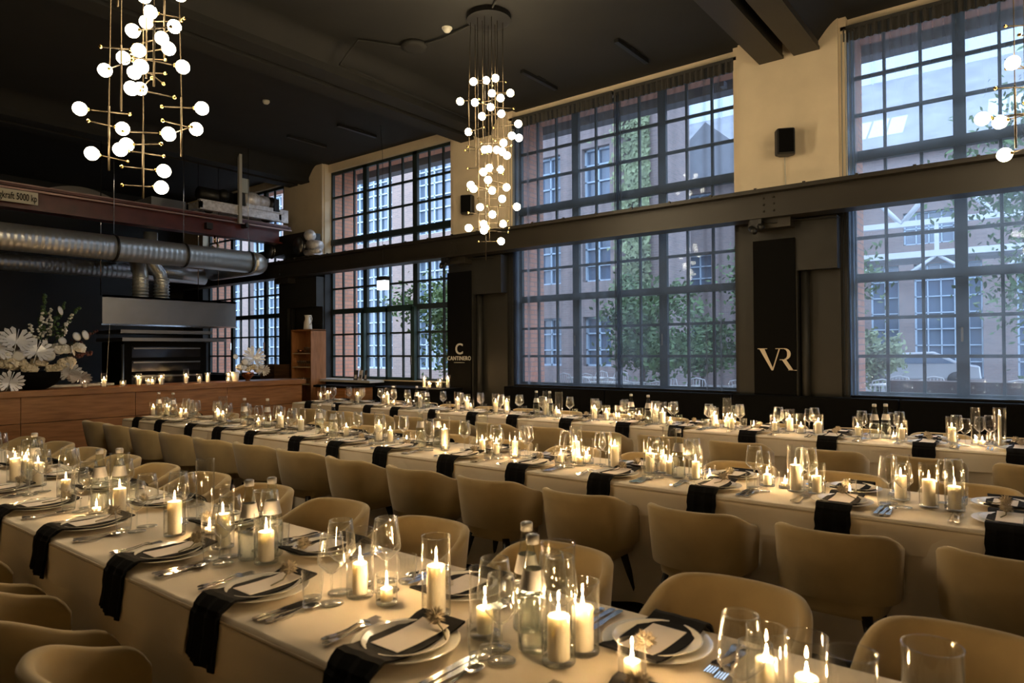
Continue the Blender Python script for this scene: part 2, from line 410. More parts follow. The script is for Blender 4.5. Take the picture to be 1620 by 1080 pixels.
# glazed double door inside the second window (reaches the floor)
dr = MB(); x0 = -11.90 + 3.62 * 0.3; x1 = -11.90 + 3.62 * 0.7
for a, b in ((x0 - .05, x0 + 0.05), (x1 - 0.05, x1 + .05), ((x0 + x1) / 2 - 0.03, (x0 + x1) / 2 + 0.03)):
    dr.box(a, b, YG - 0.11, YG - 0.04, 0.0, 2.4)
for z0, z1 in ((0, 0.95), (2.32, 2.42), (1.0, 1.06)):
    dr.box(x0, x1, YG - 0.11, YG - 0.06, z0, z1)
d1 = obj('door_1', dr, mat('green_door_paint', (0.02, 0.05, 0.05), 0.4)); d1['kind'] = 'structure'
obj('door_handle', MB().box(x1 - 0.02, x1 + 0.01, YG - 0.15, YG - 0.12, 1.3, 1.45), steel_m, d1)

# sheer curtains with a top rail
def curtain(x0, x1, label, dens=1.0, amp=0.028, seed=0, mt=None):
    rnd = random.Random(seed); ph = [rnd.uniform(0, 6.28) for _ in range(6)]
    n = int((x1 - x0) * 60)
    def fn(u, v):
        x = x0 + (x1 - x0) * u; z = 5.36 - 4.36 * v
        k = 30 * dens
        y = 8.83 + amp * (0.6 + 0.4 * v) * math.sin(k * x + ph[0] + 1.3 * math.sin(2.1 * x + ph[1])) * (0.25 + 0.75 * max(0, math.sin(3.3 * x + ph[2] + 0.2 * v)) ** 2)
        if v < 0.05: y += 0.016 * math.sin(60 * x)
        return (x, y, z)
    o = obj('sheer_curtain', MB().grid(fn, n, 14), mt or sheer)
    rail = MB().box(x0, x1, 8.80, 8.86, 5.34, 5.385); obj('curtain_heading', rail, mat('curtain_heading_tape', (0.04, 0.04, 0.038), .8), o)
    band = MB().grid(lambda u, v: (x0 + (x1 - x0) * u, 8.815 + 0.02 * math.sin(75 * (x0 + (x1 - x0) * u)), 5.36 - 0.16 * v), n * 2, 1)
    obj('pleated_top', band, mat('pleat_fabric', (0.05, 0.048, 0.045), .9), o)
    return tag(o, label, 'curtain', 'sheer curtains on the windows')
curtain(-6.95, -5.02, 'grey sheer curtain covering the bar side half of the window between the two logo columns', 1.0, 0.028, 1)
curtain(-4.98, -3.16, 'grey sheer curtain beside the monogram column, over the half window next to it', 1.0, 0.028, 2)
curtain(-1.90, 2.0, 'hazy sheer curtain on the window past the monogram column, away from the bar', 0.8, 0.018, 3, sheer_haze)
def bunch(x0, x1, label, seed):
    o = obj('curtain_bunch', MB().grid(lambda u, v: (x0 + (x1 - x0) * u, 8.82 + 0.03 * math.sin(u * 22 + seed + v), 5.3 - 4.3 * v), 36, 10), sheer_haze if seed == 3 else sheer)
    return tag(o, label, 'curtain', 'gathered curtain edges')
bunch(-5.0, -4.88, 'dark gathered fold where the two sheer curtains meet mid window', 1)
bunch(-1.90, -1.76, 'gathered sheer curtain edge hanging beside the cream pillar with loudspeaker', 3)
bunch(-6.98, -6.80, 'gathered sheer curtain edge behind the small globe chandelier', 5)

# ------------------------------------------------------------------ logos and fittings on the columns
pn = tag(obj('column_panel', MB().box(-2.89, -2.39, 8.575, 8.62, 0, 2.9), black_m), 'tall black panel with a cream VR monogram on the column', 'panel')
def poly_letters(name, polys, parent, y, mt):
    mb = MB()
    for pl in polys:
        n = len(pl); vs = [(x, y, z) for x, z in pl] + [(x, y + 0.012, z) for x, z in pl]
        mb.add(vs, [tuple(range(n)), tuple(reversed(range(n, 2 * n)))] + [(i, n + i, n + (i + 1) % n, (i + 1) % n) for i in range(n)])
    return obj(name, mb, mt, parent)
vx, vz, S = -2.84, 1.29, 0.27
def L(pts): return [(vx + x * S, vz + z * S) for x, z in pts]
V1 = [L([(0.0, 1), (0.0, 0.97), (0.42, 0.97), (0.42, 1)]), L([(0.08, 0.97), (0.62, 0.0), (0.66, 0.0), (0.66, 0.12), (0.30, 0.97)]),
      L([(0.64, 0.0), (0.68, 0.0), (0.99, 0.97), (0.94, 0.97)]), L([(0.80, 1), (0.80, 0.97), (1.20, 0.97), (1.20, 1)])]
def arc(cx, cz, r0, r1, a0, a1, n=10):
    out = []
    for i in range(n):
        a, b = a0 + (a1 - a0) * i / n, a0 + (a1 - a0) * (i + 1) / n
        t = math.sin(PI * (i + .5) / n); ri = r1 - (r1 - r0) * (0.25 + 0.75 * t)
        out.append(L([(cx + ri * math.cos(a), cz + ri * math.sin(a)), (cx + r1 * math.cos(a), cz + r1 * math.sin(a)), (cx + r1 * math.cos(b), cz + r1 * math.sin(b)), (cx + ri * math.cos(b), cz + ri * math.sin(b))]))
    return out
V1 += arc(1.20, 0.74, 0.11, 0.26, -PI / 2, PI / 2)
V1 += [L([(0.98, 0.50), (0.98, 0.47), (1.22, 0.47), (1.22, 0.50)]), L([(1.08, 0.48), (1.26, 0.48), (1.56, 0.03), (1.60, 0.03), (1.60, 0), (1.40, 0)]), L([(1.36, 0.03), (1.36, 0.0), (1.72, 0.0), (1.72, 0.03)])]
poly_letters('monogram', V1, pn, 8.56, logo_m)
def text(name, s, size, loc, parent, mt, sx=1.0, rot=(PI / 2, 0, 0), ext=0.003, sp=1.0, align='CENTER'):
    cu = bpy.data.curves.new(name, 'FONT'); cu.body = s; cu.size = size; cu.extrude = ext; cu.align_x = align; cu.space_character = sp
    cu.offset = 0.003 if size > 0.2 else 0.0006
    cu.materials.append(mt); tmp = bpy.data.objects.new('tmp', cu); COL.objects.link(tmp)
    me = bpy.data.meshes.new_from_object(tmp.evaluated_get(bpy.context.evaluated_depsgraph_get())); bpy.data.objects.remove(tmp)
    me.materials.clear(); me.materials.append(mt)
    o = bpy.data.objects.new(name, me); COL.objects.link(o); o.location = loc; o.rotation_euler = rot; o.scale = (sx, 1, 1); o.parent = parent
    return o
pc = tag(obj('column_panel', MB().box(-8.16, -7.62, 8.575, 8.62, 0, 2.9), black_m), 'tall black panel with white C logo and CANTINERO lettering', 'panel')
whl = mat('white_letters', (0.55, 0.55, 0.52), 0.6)
text('logo_letter', 'C', 0.26, (-7.88, 8.565, 1.50), pc, whl, 1.0, ext=0.005)
text('lettering', 'CANTINERO', 0.098, (-7.88, 8.565, 1.395), pc, whl, 0.9, sp=1.1)
obj('small_line', MB().box(-8.0, -7.76, 8.565, 8.57, 1.352, 1.358), whl, pc)

def speaker(x, z, label, cable):
    t = thing('loudspeaker', label, 'speaker', (x, 8.62, z), math.radians(25))
    b = MB()
    pts = [(-0.10, -0.09), (0.10, -0.09), (0.12, 0.02), (0.06, 0.09), (-0.06, 0.09), (-0.12, 0.02)]
    b.prism([(px, py) for px, py in pts], -0.16, 0.16)
    obj('cabinet', b, black_pl, t, bevel=0.02)
    obj('grille', MB().box(-0.085, 0.085, -0.103, -0.092, -0.14, 0.14), black_m, t, bevel=0.01)
    obj('wall_bracket', MB().tube([(0, 0.05, 0), (0, 0.16, -0.02)], 0.015), black_pl, t)
    if cable: obj('cable', MB().tube([(0.01, 0.1, -0.15), (0.02, 0.11, -0.55)], 0.006), white_pl, t)
speaker(-2.50, 4.08, 'black loudspeaker on the cream pillar above the monogram column', True)
speaker(-7.72, 4.03, 'black loudspeaker on the cream pillar behind the small globe chandelier', False)

# bracket cameras under the runway
for x, lb in ((-2.78, 'small dark spotlight clamped under the runway girder above the monogram panel'), (-8.0, 'small dark spotlight clamped under the runway girder above the CANTINERO panel')):
    t = thing('spotlight', lb, 'light', (x, 8.36, 3.1))
    obj('head', MB().tube([(-0.04, -0.05, -0.08), (0.03, -0.13, -0.14)], 0.035, 10).tube([(0.06, -0.05, -0.06), (0.12, -0.12, -0.10)], 0.03, 10), black_pl, t)
    obj('clamp', MB().box(-0.06, 0.08, -0.04, 0.04, -0.09, 0.03), black_pl, t)
    obj('cable', MB().tube([(0.08, 0, 0), (0.2, 0.05, -0.03), (0.45, 0.15, 0.0), (0.9, 0.2, -0.02)], 0.008, 6), black_pl, t)
# ------------------------------------------------------------------ ceiling fittings
t = thing('smoke_detector', 'small cream smoke detector on the ceiling beside the round canopy', 'detector', (-5.72, 6.03, CE))
obj('housing', MB().lathe([(0.055, -0.0), (0.055, -0.025), (0.035, -0.05), (0.015, -0.055)], 16), white_pl, t)
obj('base', MB().lathe([(0.065, 0.0), (0.065, -0.012)], 16), white_pl, t)
t = thing('smoke_detector', 'cream smoke detector above the crane, between the two chandeliers', 'detector', (-9.6, 6.0, CE))
obj('housing', MB().lathe([(0.055, -0.0), (0.055, -0.025), (0.035, -0.05), (0.015, -0.055)], 16), white_pl, t)
tag(obj('junction_box', MB().lathe([(0.17, 0), (0.17, -0.05), (0.1, -0.06)], 20, (-6.36, 6.09, CE)), ceil_m), 'round dark ceiling box on the conduit next to smoke detector', 'junction box')
tag(obj('conduit', MB().tube([(-5.3, 6.1, 5.47), (-5.9, 6.15, 5.47), (-6.4, 6.1, 5.47), (-6.75, 5.5, 5.46), (-6.95, 5.5, 5.35), (-7.12, 5.5, 5.25), (-7.13, 8.6, 5.2)], 0.014, 6), ceil_m), 'dark cable conduit crossing the ceiling to the round canopy', 'conduit')
tag(obj('conduit', MB().tube([(-5.0, 6.0, 5.47), (-3.6, 5.0, 5.47), (-2.9, 4.6, 5.4)], 0.012, 6), ceil_m), 'dark conduit running from the canopy towards the paired beams', 'conduit')
for i, (x, y) in enumerate(((-5.75, 8.0), (-4.25, 8.0), (-10.8, 7.6), (-9.6, 7.8))):
    t = thing('linear_fixture', ('slim black ceiling bar fixture %s' % ('nearer the small chandelier, in the curtained bay', 'farther from the small chandelier, in the curtained bay', 'before the glazed door, bar side', 'before the glazed door, chandelier side')[i]), 'light fixture', (x, y, CE))
    obj('bar', MB().box(-0.03, 0.03, -0.42, 0.42, -0.05, -0.005), black_pl, t)
    obj('mount', MB().box(-0.05, 0.05, -0.1, 0.1, -0.02, 0), black_pl, t)

# ------------------------------------------------------------------ chandeliers
def chandelier(label, cx, cy, zc, rods, globes, R=0.05, canopy_r=0.26):
    """rods: (x off along the view-parallel axis, depth off, top z, bottom z); globes: (x off, z)"""
    ax = Vector((math.cos(0.666), math.sin(0.666), 0)); dp = Vector((-ax.y, ax.x, 0))
    t = thing('globe_chandelier', label, 'chandelier', (cx, cy, zc), 0, 'globe cluster chandeliers')
    cn = MB().lathe([(canopy_r, -0.06), (canopy_r, 0)], 36, smooth=False); obj('canopy', cn, black_pl, t)
    rnd = random.Random(len(globes))
    rp = []
    for (u, d, zt, zb) in rods:
        p = ax * u + dp * d
        k = min(1.0, (canopy_r * 0.85) / max(p.length, 1e-3)); q = p * k if p.length > canopy_r * .85 else p
        obj('cable', MB().tube([(q.x, q.y, -0.06), (p.x, p.y, zt - zc)], 0.0035, 5), brass_d, t)
        obj('rod', MB().tube([(p.x, p.y, zt - zc), (p.x, p.y, zb - zc)], 0.0075 * R / 0.05, 8), brass_d, t)
        rp.append((u, d, zt, zb))
    for (u, z) in globes:
        c = [r for r in rp if r[3] - 0.05 <= z <= r[2] + 0.05] or rp
        r = min(c, key=lambda r: abs(abs(r[0] - u) - 0.13))
        d = r[1] + rnd.uniform(-0.10, 0.10)
        g = ax * u + dp * d; p = ax * r[0] + dp * r[1]
        dr_ = (g - p); ln = dr_.length
        if ln < 0.06: g = g + dp * (-0.11); dr_ = g - p; ln = dr_.length
        n = dr_.normalized(); zz = z - zc
        e = p - n * 0.13
        obj('arm', MB().tube([(e.x, e.y, zz), (g.x - n.x * R * .8, g.y - n.y * R * .8, zz)], 0.0042, 6), brass_d, t)
        gl = obj('globe', MB().ball((0, 0, 0), R, 16, 10), bulb_m, t, (g.x, g.y, zz))
        obj('socket', MB().tube([(-n.x * R * 1.25, -n.y * R * 1.25, 0), (-n.x * R * .93, -n.y * R * .93, 0)], R * 0.28, 8), brass, gl)
        obj('knob', MB().ball((e.x, e.y, zz), 0.013, 8, 6), brass, t)
    return t
CH2_rods = [(-0.42, 0.05, 4.55, 3.9), (-0.29, 0.1, 4.6, 3.75), (-0.22, -0.08, 3.9, 2.95), (-0.13, 0.0, 4.75, 4.05), (-0.02, 0.12, 3.75, 2.85), (0.06, -0.1, 4.7, 3.6),
            (0.12, 0.1, 4.75, 4.1), (0.17, 0.0, 4.05, 3.0), (0.28, 0.05, 4.6, 3.6), (-0.08, -0.12, 3.4, 2.6)]
CH2 = [(749, 136), (768, 127), (783, 131), (777, 150), (806, 148), (727, 160), (751, 168), (775, 172), (791, 167), (762, 189), (792, 190), (739, 204), (818, 201), (808, 220), (819, 220),
       (765, 236), (772, 240), (784, 235), (795, 233), (793, 248), (800, 247), (773, 271), (790, 268), (764, 279), (771, 290), (799, 297), (745, 300), (749, 306), (777, 305), (792, 312), (757, 325), (815, 328), (777, 341), (793, 350), (763, 353), (766, 362), (741, 364), (764, 367), (790, 380)]
# globe places measured in metres from the chandelier axis (across, height)
SC2 = 8.15 / 1078
CH2g = [((px - 773) * SC2, 2.83 + (383 - py) * SC2) for px, py in CH2]
chandelier('far globe chandelier hanging from a round black ceiling plate', -5.13, 6.12, CE, [(a * 0.58, b, c, d) for a, b, c, d in CH2_rods], CH2g, 0.043)
CH1 = [(209, 13), (222, 2), (267, 32), (218, 54), (246, 50), (256, 66), (179, 78), (219, 78), (156, 103), (195, 101), (192, 118), (289, 105), (255, 129), (231, 155), (128, 172), (178, 194), (309, 163), (293, 192),
       (247, 200), (263, 209), (199, 228), (201, 242), (151, 245), (252, 267), (251, 295), (236, -20), (205, -30), (262, -35), (180, -60), (240, -70)]
D1 = 4.75; K1 = D1 / 1078
fx = F.to_2d().normalized()
C1 = Vector((0, 0, 0)) + F * D1 + R2 * ((222 - 810) * K1)
CH1g = [((px - 222) * K1, 1.55 + D1 * math.tan(PITCH) + (540 - py) * K1 + 0.02) for px, py in CH1]
def h1(py): return 1.55 + D1 * math.tan(PITCH) + (540 - py) * K1
CH1_rods = [((165 - 222) * K1, 0.05, h1(158), h1(262)), ((195 - 222) * K1, -0.03, h1(68), h1(172)), ((214 - 222) * K1, 0.14, h1(0), h1(105)), ((226 - 222) * K1, 0.0, h1(208), h1(310)),
            ((240 - 222) * K1, 0.17, h1(-30), h1(70)), ((255 - 222) * K1, -0.1, h1(40), h1(140)), ((278 - 222) * K1, 0.08, h1(142), h1(238)), ((205 - 222) * K1, -0.15, h1(-90), h1(20))]
chandelier('large globe chandelier hanging above the front table, in front of the crane', C1.x, C1.y, CE, CH1_rods, CH1g, 0.046)
D3 = 4.75
C3 = F * D3 + R2 * ((1612 - 810) * D3 / 1078)
CH3 = [(1573, 173), (1602, 178), (1607, 232), (1612, 89), (1640, 60), (1650, 130), (1665, 200), (1598, -20), (1640, -60), (1680, 20), (1625, -100), (1690, 90), (1705, 150), (1645, 175), (1675, 240), (1700, -40), (1720, 60), (1660, -130), (1600, -160), (1690, -180), (1720, 200), (1650, -220), (1700, -110)]
CH3g = [((px - 1612) * K1, h1(py) - 0.05) for px, py in CH3]
chandelier('chandelier cut by the frame edge beside the window past the monogram', C3.x, C3.y, CE, [(0.0, 0, h1(140), h1(238)), (0.15, 0.1, h1(30), h1(130)), (0.06, -0.1, h1(-60), h1(60)), (0.22, 0, h1(120), h1(220)), (0.38, 0.05, h1(20), h1(150)), (0.3, -0.1, h1(-200), h1(-20)), (0.42, 0.1, h1(120), h1(250))], CH3g, 0.048)

# ------------------------------------------------------------------ chairs
def chair_proto():
    t = thing('dining_chair', 'beige velvet tub chair', 'chair')
    wT, wB = 0.274, 0.262
    def path(a, w, k):     # a runs from one arm front round the back to the other; plan is a squared oval, open to the table
        th_ = math.radians(26) - a * math.radians(232); e = 2.0 / 2.45
        c, s_ = math.cos(th_), math.sin(th_)
        x = w * math.copysign(abs(c) ** e, c); y = (0.27 * k if s_ < 0 else 0.30) * math.copysign(abs(s_) ** e, s_)
        return -x, y
    th = 0.042
    def prof(j, n):   # closed cross-section: outside up, rounded top, inside down
        a = j / n
        if a < 0.4: return 0.0, a / 0.4 * 0.95
        if a < 0.6:
            b = (a - 0.4) / 0.2 * PI; return 0.5 - 0.5 * math.cos(b), 0.95 + 0.05 * math.sin(b)
        return 1.0, 0.95 * (1 - (a - 0.6) / 0.4)
    nu, nv = 48, 20
    def fn(u, v):
        q, h = prof(v * nv, nv)
        x, y = path(u, wT, 1)
        lv = max(0, min(1, (0.08 - y) / 0.30)); e = lv * lv * (3 - 2 * lv)
        ztop = 0.65 + 0.09 * e; zb = 0.42
        fr = min(u, 1 - u) / 0.11
        if fr < 1: ztop -= 0.08 * (1 - fr) ** 3
        z = zb + (ztop - zb) * h
        k = max(0, min(1, (z - zb) / 0.30)) ** 0.8
        w = wB + (wT - wB) * k; kk = 0.74 + 0.26 * k
        x, y = path(u, w, kk); x2, y2 = path(min(1, u + .002), w, kk); x1, y1 = path(max(0, u - .002), w, kk)
        tx, ty = x2 - x1, y2 - y1; L = math.hypot(tx, ty) or 1; nx_, ny_ = -ty / L, tx / L
        if nx_ * -x + ny_ * (-y) < 0: nx_, ny_ = -nx_, -ny_
        return (x + nx_ * th * q, y + ny_ * th * q, z)
    b = MB().grid(fn, nu, nv)
    nvv = nv + 1
    b.add([fn(0, j / nv) for j in range(nvv)], [tuple(range(nvv))]); b.add([fn(1, j / nv) for j in range(nvv)], [tuple(reversed(range(nvv)))])
    obj('backrest', b, velvet, t)
    s = MB()
    def rr(w, y0, y1, r, z, n=6):
        out = []
        for cx, cy, a0 in ((w - r, y1 - r, 0), (-w + r, y1 - r, PI / 2), (-w + r, y0 + r, PI), (w - r, y0 + r, 1.5 * PI)):
            for i in range(n + 1):
                a = a0 + PI / 2 * i / n; out.append((cx + r * math.cos(a), cy + r * math.sin(a), z))
        return out
    def loft(mb, rings):
        n = len(rings[0]); vs = [p for r in rings for p in r]
        fs = [(i * n + k, i * n + (k + 1) % n, (i + 1) * n + (k + 1) % n, (i + 1) * n + k) for i in range(len(rings) - 1) for k in range(n)]
        fs += [tuple(reversed(range(n))), tuple(range((len(rings) - 1) * n, len(rings) * n))]
        return mb.add(vs, fs, True)
    loft(s, [rr(0.19, -0.16, 0.2, 0.1, 0.345), rr(0.212, -0.15, 0.225, 0.12, 0.36), rr(0.218, -0.155, 0.23, 0.12, 0.41), rr(0.215, -0.15, 0.225, 0.12, 0.445), rr(0.19, -0.17, 0.2, 0.1, 0.462)])
    obj('seat', s, velvet, t)
    for sx in (-1, 1):
        for sy in (-1, 1):
            obj('leg', MB().tube([(sx * 0.14, sy * 0.13, 0.36), (sx * 0.215, sy * 0.21, 0.0)], [0.025, 0.015], 8), leg_m, t)
    return t
chairP = Proto(chair_proto())
T = {'front': (1.10, 1.87), 'middle': (3.65, 4.40), 'rear': (6.42, 7.17)}
ROWG = 'beige tub chairs at the long tables'
def chairs(xs, y, rz, side, tbl, ordn):
    for i, x in enumerate(xs):
        k = ordn(i, len(xs))
        jr = random.uniform(-0.05, 0.05)
        chairP.put((x + random.uniform(-.01, .01), y + random.uniform(-0.02, 0.02), 0), rz + jr, 'beige velvet tub chair, %s, %s side of the %s table' % (k, side, tbl), ROWG)
frombar = lambda i, n: '%s from the bar' % ORD[i]
fromleft = lambda i, n: '%s from the photo\'s left' % ORD[i]
fromcam = lambda i, n: '%s from the photo\'s right' % ORD[n - 1 - i]
MIDN = [-9.02, -8.40, -7.68, -6.99, -6.30, -5.64, -4.95, -4.25, -3.53, -2.85, -2.16, -1.45, -0.79, -0.12]
FGF = [-7.75, -7.08, -6.40, -5.72, -5.04, -4.40, -3.70, -3.01, -2.32, -1.56, -0.86, -0.18]
chairs(MIDN, 3.50, 0, 'camera', 'middle', frombar)
chairs(FGF, 2.15, PI, 'window', 'front', fromcam)
chairs([-4.14, -3.42, -2.71, -2.00], 0.86, 0, 'camera', 'front', fromleft)
chairs([-8.43, -7.74, -7.05, -6.36, -5.67, -4.98, -4.29, -3.60, -2.91, -2.20, -1.42, -0.74, -0.05], 6.12, 0, 'camera', 'rear', frombar)
chairs([-8.6, -7.95, -7.25, -6.55, -5.85, -5.15, -4.45, -3.78, -3.10, -2.42, -1.72, -1.04, -0.36], 4.66, PI, 'window', 'middle', frombar)
chairs([-8.42, -7.69, -7.1, -6.38, -5.7, -5.04, -4.28, -3.55, -2.94, -2.24, -1.52, -0.81, -0.17], 7.42, PI, 'window', 'rear', frombar)

# ------------------------------------------------------------------ tables and cloths
def table(y0, y1, x0, x1, nm, lastend):
    W = y1 - y0
    t = thing('banquet_table', 'long folding banquet table under white cloth, the %s row' % nm, 'table', ((x0 + x1) / 2, (y0 + y1) / 2, 0))
    hl = (x1 - x0) / 2
    obj('tabletop', MB().box(-hl + 0.02, hl - 0.02, -W / 2 + 0.02, W / 2 - 0.02, 0.71, 0.742), shelf_wood, t)
    n = max(2, int((x1 - x0) / 2.2)) + 1
    for i in range(n):
        x = -hl + 0.15 + (2 * hl - 0.3) * i / (n - 1)
        for s in (-1, 1): obj('leg', MB().tube([(x, s * (W / 2 - 0.1), 0.71), (x, s * (W / 2 - 0.08), 0)], 0.016, 8), leg_m, t)
    # cloths laid one after the other
    segs = []; x = x0; k = 0
    while x < x1 - 0.1:
        e = min(x1, x + 2.05); segs.append((x, e)); x = e - 0.06
    rnd = random.Random(int(y0 * 10))
    for k, (a, b) in enumerate(segs):
        endcap = (k == 0)
        zt = 0.746 + 0.0025 * (k % 2)
        drop = 0.165 + 0.015 * (k % 2)
        ph = [rnd.uniform(0, 6.3) for _ in range(5)]
        r = 0.016
        def fold(x, d):
            A = 0.018 * (d / 0.18) ** 1.1
            return A * (math.sin(9 * x + ph[0] + 1.5 * math.sin(3.1 * x + ph[1])) + 0.6 * math.sin(17 * x + ph[2])) + 0.03 * d
        def side(dist, x):   # dist past the edge along the cloth -> (outward, down)
            if dist <= 0: return 0.0, 0.0
            if dist < r * PI / 2:
                an = dist / r; return r * math.sin(an), r * (1 - math.cos(an))
            d = dist - r * PI / 2
            return r + max(-0.012, fold(x, d)), r + d
        nx = int((b - a) / 0.035); ext0 = drop if endcap else 0
        us = [a - ext0 + ext0 * i / 14 for i in range(14)] if endcap else []
        us += [a + (b - a) * i / nx for i in range(nx + 1)]
        dv = [-drop, -drop * .8, -drop * .6, -drop * .4, -drop * .22, -drop * .1, -0.03, -0.022, -0.012, -0.004]
        vs_ = dv + [W * j / 8 for j in range(9)] + [W - d for d in reversed(dv)]
        V = []; Fc = []
        for u in us:
            for v in vs_:
                wr = 0.0016 * math.sin(7 * u + ph[3]) * math.sin(5 * v + ph[4]) + (0.001 * math.sin(23 * u + 9 * v))
                ox = oy = dz = 0.0; px, py = u, min(max(v, 0), W)
                dx, dy = (a - u if endcap and u < a else 0.0), (-v if v < 0 else (v - W if v > W else 0.0))
                if endcap and dx > 0:
                    px = a; o, d = side(dx, v * 1.3); ox = -o; dz = d
                if dy > 0:
                    o, d = side(dy, u); oy = -o if v < 0 else o
                    if dx > 0: ox *= 0.7; dz = max(dz, d) + 0.2 * min(dz, d)
                    else: dz = d
                V.append((px + ox, y0 + py + oy, zt - dz + (wr if dz == 0 else 0)))
        m_ = len(vs_)
        for i in range(len(us) - 1):
            for j in range(m_ - 1): Fc.append((i * m_ + j, (i + 1) * m_ + j, (i + 1) * m_ + j + 1, i * m_ + j + 1))
        mb = MB().add(V, Fc, True)
        o = obj('tablecloth', mb, cloth_m)
        tag(o, 'white linen tablecloth, %s cloth counted from the bar on the %s table' % (ORD[k], nm), 'tablecloth', 'white cloths on the long tables')
    # under-cloth hanging to the floor
    sk = MB()
    for s, yy in ((-1, y0), (1, y1)):
        sk.grid(lambda u, v, s=s, yy=yy: (x0 + (x1 - x0) * u, yy + s * (0.004 + (0.010 + 0.022 * v) * math.sin(11 * (x0 + (x1 - x0) * u) + 2 * math.sin(3 * (x0 + (x1 - x0) * u))) * (0.4 + v) + .006), 0.70 - 0.66 * v), int((x1 - x0) / 0.04), 5)
    sk.grid(lambda u, v: (x0 - 0.006 - 0.01 * v * math.sin(20 * u), y0 + (y1 - y0) * u, 0.70 - 0.66 * v), 20, 4)
    o = obj('table_skirt', sk, cloth_m); tag(o, 'long white under-cloth reaching the floor below the %s table' % nm, 'tablecloth')
table(1.10, 1.87, -8.2, 1.2, 'front', 0)
table(3.65, 4.40, -8.95, 1.6, 'middle', 0)
table(6.42, 7.17, -9.5, 1.8, 'rear', 0)
ZT = 0.752

# ------------------------------------------------------------------ tableware prototypes
def plate_p():
    m = MB().lathe([(0.001, 0.004), (0.085, 0.004), (0.10, 0.008), (0.145, 0.017), (0.148, 0.019), (0.145, 0.0195), (0.10, 0.011), (0.086, 0.0075), (0.001, 0.0075)], 40, capb=False, capt=False)
    return obj('charger_plate', m, china)
def plate2_p():
    m = MB().lathe([(0.001, 0.0), (0.07, 0.0), (0.08, 0.004), (0.118, 0.017), (0.120, 0.019), (0.117, 0.0185), (0.08, 0.008), (0.07, 0.0035), (0.001, 0.0035)], 36, capb=False, capt=False)
    return obj('dinner_plate', m, china)
def strip(pts, w, th, curve=0.0, nx=6, wob=0.0):
    """a band of cloth or card of width w following (y, z) points"""
    P = [Vector((0, y, z)) for y, z in pts]; m = MB(); V = []; n = len(P)
    for s in (1, -1):
        for i, p in enumerate(P):
            d = (P[min(i + 1, n - 1)] - P[max(i - 1, 0)]).normalized(); nr = Vector((0, -d.z, d.y))
            if nr.z < 0 and abs(d.y) > 0.5: nr = -nr
            for k in range(nx + 1):
                x = -w / 2 + w * k / nx
                q = p + nr * (s * th / 2)
                V.append((x * (1 + 0.03 * math.sin(i * 1.7) * (wob > 0)), q.y + wob * math.sin(k * 1.9 + 1) * (i / n), q.z + curve * (x / (w / 2)) ** 2))
    c = nx + 1; F_ = []
    for i in range(n - 1):
        for k in range(nx):
            a = i * c + k; F_.append((a, a + 1, a + c + 1, a + c)); b = n * c + a; F_.append((b, b + c, b + c + 1, b + 1))
        for k in (0, nx):
            a = i * c + k; b = n * c + a; F_.append((a, a + c, b + c, b) if k == 0 else (a, b, b + c, a + c))
    for i in (0, n - 1):
        for k in range(nx):
            a = i * c + k; b = n * c + a; F_.append((a, b, b + 1, a + 1) if i == 0 else (a, a + 1, b + 1, b))
    return m.add(V, F_, False)
def napkin_p(hang, w=0.165):
    pts = [(0.335, 0.030), (0.31, 0.026), (0.28, 0.019), (0.25, 0.015), (0.17, 0.014), (0.10, 0.015), (0.065, 0.019), (0.035, 0.026), (0.015, 0.024), (-0.002, 0.012), (-0.016, 0.0), (-0.026, -0.02), (-0.030, -0.06)]
    pts += [(-0.031 - 0.004 * k, -0.06 - (hang - 0.06) * (k + 1) / 4) for k in range(4)]
    g = thing('napkin', 'black linen napkin', 'napkin')
    o = obj('cloth', strip(pts, w, 0.006, 0.0, 8, 0.006), napkin_m, g)
    p2 = [(y * 1.0 - (0.004 if z < 0 else 0), z - 0.0065 if z > 0 else z) for y, z in pts]
    p2 = [(y - 0.008 if z < 0.01 else y, z) for y, z in pts[7:]]; p2[-1] = (p2[-1][0], p2[-1][1] - 0.02)
    o2 = obj('folded_layer', strip([(y + 0.0155, z - 0.004) for y, z in p2], w * 0.9, 0.004, 0.0, 6, 0.008), napkin_m, g)
    return g
def card_p():
    pts = [(0.10, 0.021), (0.14, 0.0195), (0.19, 0.019), (0.25, 0.021), (0.285, 0.026), (0.295, 0.028)]
    return obj('menu_card', strip(pts, 0.102, 0.0012, 0.0, 4), card_m)
def flower_p():
    g = thing('dried_flower', 'dried flower', 'flower')
    m = MB().ball((0, 0, 0.022), 0.014, 10, 8); rnd = random.Random(3)
    for i in range(90):
        a = rnd.uniform(0, 2 * PI); c = rnd.uniform(-0.5, 1); s_ = math.sqrt(1 - c * c); d = Vector((s_ * math.cos(a), s_ * math.sin(a), c))
        p = Vector((0, 0, 0.022)) + d * 0.012; e = p + d * rnd.uniform(0.008, 0.015); q = d.orthogonal().normalized() * 0.0022; r = d.cross(q)
        m.add([p + q, p - q * .5 + r, p - q * .5 - r, e], [(0, 1, 3), (1, 2, 3), (2, 0, 3)])
    obj('flower_head', m, thistle, g)
    obj('stem', MB().tube([(0, 0, 0.016), (0.02, -0.03, 0.006), (0.03, -0.07, 0.004)], 0.0018, 5), mat('dry_stem', (0.15, 0.14, 0.08), .8), g)
    return g
